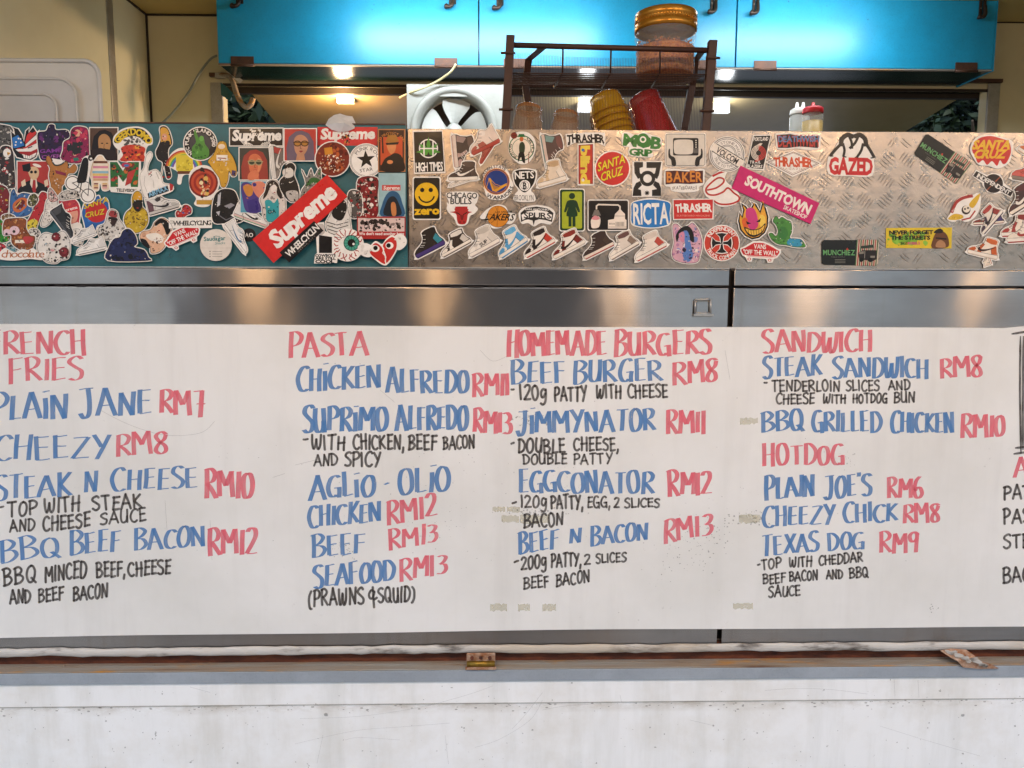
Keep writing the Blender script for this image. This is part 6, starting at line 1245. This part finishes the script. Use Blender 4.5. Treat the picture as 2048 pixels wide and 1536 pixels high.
s = ST('rough orange and red capitals sticker with scratchy second line', sp('1330 340 1350 338 1380 340 1408 338 1409 352 1408 368 1398 374 1396 382 1370 385 1344 382 1340 374 1329 370', 3)); s.p('4a1c14', '1331 342 1350 341 1380 343 1406 341 1406 366 1380 368 1350 367 1331 369'); s.text('BAKER', 'd88a34', 1334, 364, 1404, 363, 20, 'b', wob=.1, edge=('8a2c1c', 'x'), gap=.12); s.text('SKATEBOARDS', '3a1c14', 1344, 379, 1394, 379, 6.5, 'n', wob=.3); s.done()
s = ST('white curved sticker with flowing red script accent e', sp('1406 378 1412 364 1424 352 1432 346 1442 340 1454 342 1450 358 1462 372 1474 382 1480 394 1474 406 1456 413 1436 412 1424 400 1412 392')); P = smooth(pts('1415 380 1432 376 1446 366 1447 358 1436 356 1422 366 1412 378 1416 388 1430 390 1446 384 1456 376 1468 386 1478 394 1476 402 1460 408 1440 408 1428 402'), False, 5); s.line('b82c24', P, 3.4); s.line('b82c24', '1426 352 1438 346 1450 342', 4); s.done()
s = ST('black sticker of a shower pipe, white head and domed building', rr(1175, 399, 1258, 462, 4)); s.p('3a302a', rr(1177, 401, 1256, 460, 3.5)); s.p('17120f', rr(1179, 403, 1254, 458, 3)); s.line('e8dccc', '1193 418 1193 412 1197 409 1236 410 1240 413 1240 420', 3); s.p('7a726a', '1189 420 1197 420 1202 431 1184 432'); s.p('efe2d2', sp('1182 440 1188 434 1198 433 1201 440 1199 452 1194 456 1184 456 1182 448')); s.p('d88a90', sp('1183 438 1190 431 1200 436 1194 440', 3))
s.p('efe2d2', '1216 440 1228 438 1230 428 1236 422 1240 417 1244 422 1250 428 1250 438 1253 440 1253 457 1216 457'); 
for k in range(7): s.line('3a302a', [(1232+k*2.6, 444), (1232+k*2.6, 452)], 1)
for k in range(5): s.line('6a5c50', [(1219+k*2.4, 446), (1219+k*2.4, 449)], 1)
s.line('6a5c50', '1230 432 1250 432', .8); s.line('6a5c50', '1216 454 1253 454', .7); s.done()
s = ST('blue barrel shaped sticker with tall white capitals', sp('1262 406 1280 399 1302 396 1324 399 1342 406 1341 426 1341 448 1324 455 1302 457 1278 455 1262 448 1261 426', 3)); s.p('2a7ac0', sp('1264 407 1282 401 1302 399 1322 401 1340 407 1339 426 1339 446 1322 453 1302 455 1280 453 1264 446 1263 426', 3)); s.text('RICTA', WH, 1267, 448, 1337, 447, 40, 'b', gap=.08); s.done()
s = ST('red rectangle sticker with white arched capitals', quad((1345, 398), (1428, 397), (1427, 439), (1346, 440))); s.p('c8302c', quad((1347, 400), (1426, 399), (1425, 437), (1348, 438))); s.text('THRASHER', WH, 1352, 424, 1423, 423, 15, 'x', -.05, wob=.1); s.text('SKATEBOARD MAGAZINE', 'e8a090', 1353, 433, 1420, 433, 3.4, 'n'); s.done()
figure('woman sticker in blue and pink with horned black hair', '1346 450 1354 448 1364 456 1378 450 1386 446 1398 462 1404 486 1400 510 1394 524 1372 526 1350 520 1344 506 1348 486 1346 466', ['d8a8b8', 'efe0dc', 'b884a8', '7a8ac0'], 40, 52, 8, dark='3a2a40', extra=lambda s: (s.p('17120f', sp('1352 470 1362 456 1376 452 1386 464 1388 484 1380 480 1372 464 1360 470 1354 484')), s.p('5a80c0', sp('1366 464 1376 464 1382 490 1386 512 1376 524 1366 512 1370 488')), s.p('d088a0', sp('1358 468 1368 464 1368 484 1360 480')), s.blobs(sp('1362 496 1386 492 1392 516 1372 524'), ['2a2438', '4a5aa0', '8a6aa0'], 18, 5, 5)))
s = ST('round red badge sticker with a black cross and rim lettering', ell(1443.5, 486, 36.5)); s.e('c8402f', 1443.5, 486, 34.5); s.e('2a1814', 1443.5, 486, 24); s.e('c8402f', 1443.5, 486, 23)
for k in range(4):
    a = R(90*k); c = Vector((1443.5, 486)); d = Vector((math.cos(a), math.sin(a))); n = Vector((-d.y, d.x)); s.p(WH, [tuple(c+n*2.5), tuple(c+d*12+n*5), tuple(c+d*20+n*13), tuple(c+d*22), tuple(c+d*20-n*13), tuple(c+d*12-n*5), tuple(c-n*2.5)]); s.p(BK, [tuple(c+n*1.4), tuple(c+d*12+n*3.4), tuple(c+d*18.6+n*10.5), tuple(c+d*20), tuple(c+d*18.6-n*10.5), tuple(c+d*12-n*3.4), tuple(c-n*1.4)])
s.text('INDEPENDENT', WH, 0, 0, 1, 1, 7.5, 'b', arc=(1443.5, 486, 25.5, 205, 335, False)); s.text('TRUCK COMPANY', WH, 0, 0, 1, 1, 7.5, 'b', arc=(1443.5, 486, 33, 158, 22, True)); s.done()
s = ST('round white badge sticker with a black diagonal name band', ell(1454, 308.5, 36)); 
for r_, w_ in ((33.5, 1.4), (30.5, 1), (18.5, 1), (16, .8)): s.ring('3a332c', 1454, 308.5, r_, w_)
s.p('efe6d8', quad((1428, 286), (1490, 322), (1482, 336), (1420, 300))); s.line(BK, '1434 288 1487 320', 1.6); s.line(BK, '1424 302 1475 334', 1.6); s.text('VOLCOM', BK, 1431, 304, 1472, 329, 12, 'b'); s.text('STONE MADE', '6a5f54', 0, 0, 1, 1, 5.5, 'n', arc=(1454, 308.5, 21.5, 240, 370, False)); s.text('TRUE TO THIS', '6a5f54', 0, 0, 1, 1, 5.5, 'n', arc=(1454, 308.5, 27, 165, 60, True)); s.done()
s = ST('slanted black and white sticker with red and white swirl', quad((1506, 270), (1543, 269), (1528, 341), (1491, 338))); s.p(BK, quad((1508, 272), (1541, 271), (1526, 338), (1493, 336))); s.text('PORTLAND', WH, 1507, 282, 1536, 281, 7, 'b', .15); s.text('TRAIL', WH, 1499, 327, 1521, 327, 5.5, 'b', .15, gap=.2); s.text('BLAZERS', WH, 1494, 335, 1524, 336, 6, 'b', .15)
for k in range(4):
    s.ring('e0d4c4', 1517, 306, 6+k*2.7, 1.7, a0=90, a1=250); s.line('e0d4c4', [(1515-k*2.2, 300-k*2), (1524-k*1.2, 287)], 1.5); s.ring('c23a34', 1517, 306, 6+k*2.7, 1.7, a0=270, a1=430); s.line('c23a34', [(1519+k*2.2, 311+k*2), (1510+k, 323)], 1.5)
s.done()
s = ST('jagged blue and red graffiti lettering sticker with dark edge', sp('1551 268 1562 266 1586 265 1610 270 1640 269 1641 284 1638 298 1616 300 1590 297 1556 299 1552 284', 3)); s.p('241a1c', '1553 270 1580 268 1600 272 1639 272 1636 296 1600 293 1576 296 1556 296'); s.text('DEATHWISH', 'b83c34', 1556, 294, 1637, 293, 22, 'b', wob=.08, gap=.05); s.text('DEATHWISH', '5a86b0', 1557, 284, 1638, 283, 11, 'b', wob=.08, gap=.05); s.done()
s = ST('white diamond sticker with orange red capitals', pts('1530 324 1587 301 1644 327 1585 354')); s.line('6a4a3a', '1536 324 1587 304 1638 327 1585 350', 1.2, True); s.line('8a6a5a', '1541 324 1587 306 1633 327 1585 347', .7, True); s.text('THRASHER', 'd0522c', 1548, 332, 1624, 334, 17, 'x', -.05, wob=.1, edge=('5a1c10', 'x')); s.text('MAGAZINE', 'b89a8a', 1563, 339, 1612, 340, 4, 'n', gap=.3); s.done()
s = ST('white sticker of two black wrestlers over bold red capitals', sp('1656 316 1662 310 1676 284 1684 272 1700 268 1712 265 1726 272 1738 294 1748 312 1748 322 1744 352 1700 352 1657 348', 3))

for P, w_ in (('1682 290 1684 278 1694 270 1703 272', 9), ('1682 288 1672 298 1661 311', 6), ('1686 288 1689 300 1687 312', 5), ('1698 272 1703 284 1704 296', 5), ('1660 312 1666 312', 2.5), ('1686 313 1692 314', 2.5), ('1732 290 1730 278 1720 270 1711 272', 9), ('1732 288 1740 300 1748 314', 6), ('1726 288 1722 302 1714 314', 5), ('1716 274 1710 286 1700 296', 5), ('1742 316 1748 315', 2.5), ('1710 315 1716 315', 2.5)):
    s.line(BK, smooth(pts(P), False, 4), w_)
s.e(BK, 1704, 273, 4.5); s.e(BK, 1711, 272, 4.5); s.text('GAZED', 'c8262a', 1659, 347, 1744, 349, 31, 'x', gap=.05); s.done()
Q = pts('1481 331 1639 406 1621 448 1463 377'); s = ST('magenta tilted strip sticker with white capitals', Q, 'c8206a'); s.text('SOUTHTOWN', 'f2e6dc', *lerp2(Q, .12, .62), *lerp2(Q, .93, .66), 19, 'x', gap=.05); s.text('SKATESHOP', 'f2e6dc', *lerp2(Q, .64, .88), *lerp2(Q, .93, .90), 8, 'b'); s.done()
O = pts('1479 424 1484 432 1486 420 1482 406 1492 412 1499 422 1506 408 1500 402 1512 408 1520 422 1524 406 1521 402 1532 416 1537 434 1536 452 1530 466 1518 476 1504 479 1490 472 1480 460 1476 442')
s = ST('flame shaped grinning head sticker in yellow and pink beside the magenta strip', poff(O, 2)); s.p(BK, O); I = poff(O, -3.2); s.p('e0a030', I); s.p('c83a7a', sp('1492 420 1506 416 1514 430 1516 452 1504 460 1494 448')); s.p('d8602c', sp('1484 440 1494 436 1496 456 1488 456')); s.p('efc850', sp('1520 430 1530 434 1530 450 1520 452'))
s.p(BK, sp('1488 454 1504 459 1520 456 1531 446 1526 464 1510 474 1496 470', 3)); s.p('e8b848', sp('1491 457 1504 461 1520 458 1529 450 1524 463 1510 470 1498 467', 3))
for k in range(6): s.line(BK, [(1496+k*5.4, 459), (1498+k*5, 469)], .9)
s.p(BK, '1492 442 1502 447 1494 449'); s.p(BK, '1522 436 1512 444 1520 444'); s.done()
figure('green hand shaped sticker with a blue sleeve', '1546 442 1552 432 1558 438 1564 434 1574 440 1582 444 1584 462 1580 476 1600 478 1608 486 1610 494 1590 494 1572 490 1556 488 1544 480 1538 468 1544 466 1552 472 1556 462 1552 450', ['4a8a3c', '3a7430', '5fa04c'], 18, 55, 6, dark='1c3a18', extra=lambda s: (s.p('3a96b8', sp('1580 477 1602 479 1602 492 1584 492 1574 487')), s.e('3a7a3a', 1566, 466, 10, 13)))
vans('small red skateboard shaped sticker on the tread plate', 1521, 504, 80, 40, R(3))
def muncher(label, Q):
    s = ST(label, [lerp2(Q, *p) for p in ((.04, 0), (.96, 0), (1, .07), (1, .93), (.96, 1), (.04, 1), (0, .93), (0, .07))], '1a1c1a'); f = lambda P: [lerp2(Q, *p) for p in pts(P)]
    s.p('c8bca8', f('.62 0 .96 0 1 .08 1 .92 .96 1 .60 1'))
    for k in range(11): s.line(('3a5a34', 'a83a34')[k % 2], f('%f 0 %f 1' % (.62+k*.036, .60+k*.036)) if k < 11 else [], 2.2)
    s.p('241f1c', f('.64 .5 .72 .4 .96 .4 .98 .74 .9 .84 .66 .74')); s.p('2f3a30', f('.68 .24 .9 .18 .92 .3 .7 .34')); s.line('b8b0a4', f('.76 .44 .76 .72'), .8); s.p('8a8478', f('.66 .46 .74 .44 .74 .54 .66 .56')); s.p('8a8478', f('.86 .62 .94 .62 .94 .7 .86 .7'))
    for u in (.70, .86): s.e('0e0c0a', *lerp2(Q, u, .78), 4.5)
    s.text('MUNCHIEZ', '6aa86a', *lerp2(Q, .03, .60), *lerp2(Q, .585, .60), 10, 'b', gap=.14); s.p('b83a2c', f('.43 .36 .455 .30 .475 .38 .45 .42'))
    s.text('PUBLIC SUPPLY', '6a6a62', *lerp2(Q, .17, .70), *lerp2(Q, .42, .70), 2.4, 'n')
    for v_ in (.78, .84, .90): s.line('7a7a70', f('.24 %f .42 %f' % (v_, v_)), 1)
    s.done()
muncher('black and striped truck sticker lying level at the plate\'s bottom edge', pts('1643 480 1758 480 1756 531 1643 530'))
muncher('black and striped truck sticker tilted near the plate\'s top edge', pts('1853 266 1944 327 1915 369 1827 308'))
s = ST('yellow and green strip sticker with black slab capitals and a brown head', quad((1772, 456), (1904, 455), (1903, 497), (1772, 496)), 'dcc030'); s.blobs(rect(1774, 462, 1860, 492), ['7ab034', '8ac040', '6aa02c'], 40, 60, 13); s.text('NEVER FORGET', '241f14', 1779, 469, 1866, 468, 7.5, 'x', gap=.05); s.text('THE STREETS', '241f14', 1782, 479, 1860, 479, 7.5, 'x', gap=.05); s.text('BIGS', '241f14', 1802, 489, 1815, 489, 5, 'b'); s.text('REBELS', 'd03a7a', 1816, 489, 1840, 489, 5, 'b')
s.p('6a4428', sp('1864 496 1866 478 1872 466 1884 462 1894 470 1898 484 1894 495', 3)); s.p('b0825a', sp('1872 494 1874 484 1882 480 1890 486 1890 495', 3)); s.p('241c16', sp('1868 466 1872 460 1880 457 1886 461 1884 466', 3)); s.line('241812', '1872 476 1892 478', 3); s.done()
s = ST('splat shaped red sticker with yellow dripping capitals near the right edge', sp('1940 300 1946 282 1958 272 1980 269 2002 274 2022 280 2027 290 2024 306 2020 322 2010 332 1994 337 1976 332 1958 330 1948 318')); s.p('c82a28', sp('1944 300 1950 284 1962 275 1982 272 2002 277 2018 284 2022 304 2014 324 2006 328 2000 320 1994 332 1984 322 1974 330 1966 320 1956 326 1950 312', 3)); s.text('SANTA', 'e8b82c', 1944, 298, 2018, 298, 17, 'x', .35, gap=.04, edge=(BK, 'x')); s.text('CRUZ', 'e8b82c', 1947, 316, 2008, 316, 16, 'x', .35, gap=.04, edge=(BK, 'x')); s.done()
s = ST('slanted black bar and cross sticker with white capitals', pts('1952 339 1974 350 1984 346 2000 348 2006 358 2008 366 2028 382 2022 396 2004 386 1990 388 1974 384 1966 372 1964 366 1944 352')); s.e('241712', 1987, 367, 19); 
for a in (45, 135, 225, 315): s.line('a8583a', [(1987+4*math.cos(R(a)), 367+4*math.sin(R(a))), (1987+18*math.cos(R(a)), 367+18*math.sin(R(a)))], 2)
s.p('241712', quad((1953, 342), (2027, 383), (2021, 393), (1946, 352))); s.text('INDEPENDENT', WH, 1953, 354, 2018, 390, 8.5, 'b', gap=.05); s.done()
s = ST('gold winged skull sticker with red ribbon lettering', sp('1894 438 1902 424 1908 406 1924 392 1944 390 1956 386 1962 396 1958 420 1950 434 1934 444 1918 440 1906 444')); s.line('a83a30', smooth(pts('1904 424 1912 406 1926 396 1944 392'), False, 4), 6); s.text('POWELL PERALTA', WH, 1905, 424, 1944, 392, 3, 'n'); s.p('d8b030', sp('1896 438 1908 428 1924 430 1926 436 1912 440')); s.p('d8b030', sp('1938 410 1946 398 1960 387 1956 402 1946 416')); s.blobs(sp('1898 437 1910 429 1924 431 1914 439'), ['8a6a14', 'efd060'], 8, 3, 2); s.e('3a2a20', 1932, 420, 9); s.e('efe4d0', 1933, 418, 7, 7); s.e(BK, 1930, 418, 2); s.e(BK, 1936, 416, 2); s.line('a83a30', '1924 440 1940 436 1950 422', 3); s.done()
shoes2('crossed pair of dark purple and red high-top sneakers sticker', ((1946, 450), (2009, 446), 24, ('5a3f3a', '8a3c30', '4a4070', '5a3f3a', 'efe2d0', '8a3c30'), 1, False, None), ((1968, 470), (2008, 424), 34, ('e8dccc', '4a3a48', '9a3f38', 'a84038', 'efe6d8', '5a4a58'), 1, False, '2a2024'))
shoes2('orange and white high-top sneaker sticker at the plate\'s bottom', ((1976, 508), (1984, 528), -16, ('efe2d0', 'efe2d0', 'e0d0bc', 'efe2d0', 'efe6d8', 'c8602c'), 1, True, None), ((1934, 506), (1994, 520), 40, ('efe2d0', 'c8602c', 'c8602c', 'd06a34', 'efe6d8', 'd8c8b4'), 1, False, '3a241c'))
shoe('orange and tan sneaker sticker cut by the picture\'s right edge, topmost', (2034, 300), (2082, 330), 40, ('efe2d0', 'c86a3c', 'c86a3c', 'd87a4c', 'efe6d8', 'c8a888'), 1, False, '3a241c')
shoe('coral red sneaker sticker with grey sole at the right edge', (2022, 358), (2090, 368), 40, ('c8584c', 'd0645a', 'b84a40', 'c8584c', '8a7a6c', '6a5c50'), 1, True, None)
shoe('maroon high-top sneaker sticker with pale sole at the right edge', (2023, 432), (2080, 396), 44, ('4a3430', '5a3a34', '4a3430', '5a2f2c', 'efe2d0', '4a3a34'), 1, False, 'efe6d8')
shoes2('red and white laced sneaker pair sticker at the right edge', ((2003, 474), (2070, 470), 44, ('efe2d0', 'a84038', 'a84038', '8a342e', 'efe6d8', 'a84038'), 1, False, None), ((2014, 486), (2084, 482), 46, ('efe2d0', 'efe2d0', 'a84038', '8a342e', 'efe6d8', 'a84038'), 1, False, 'a84038'))
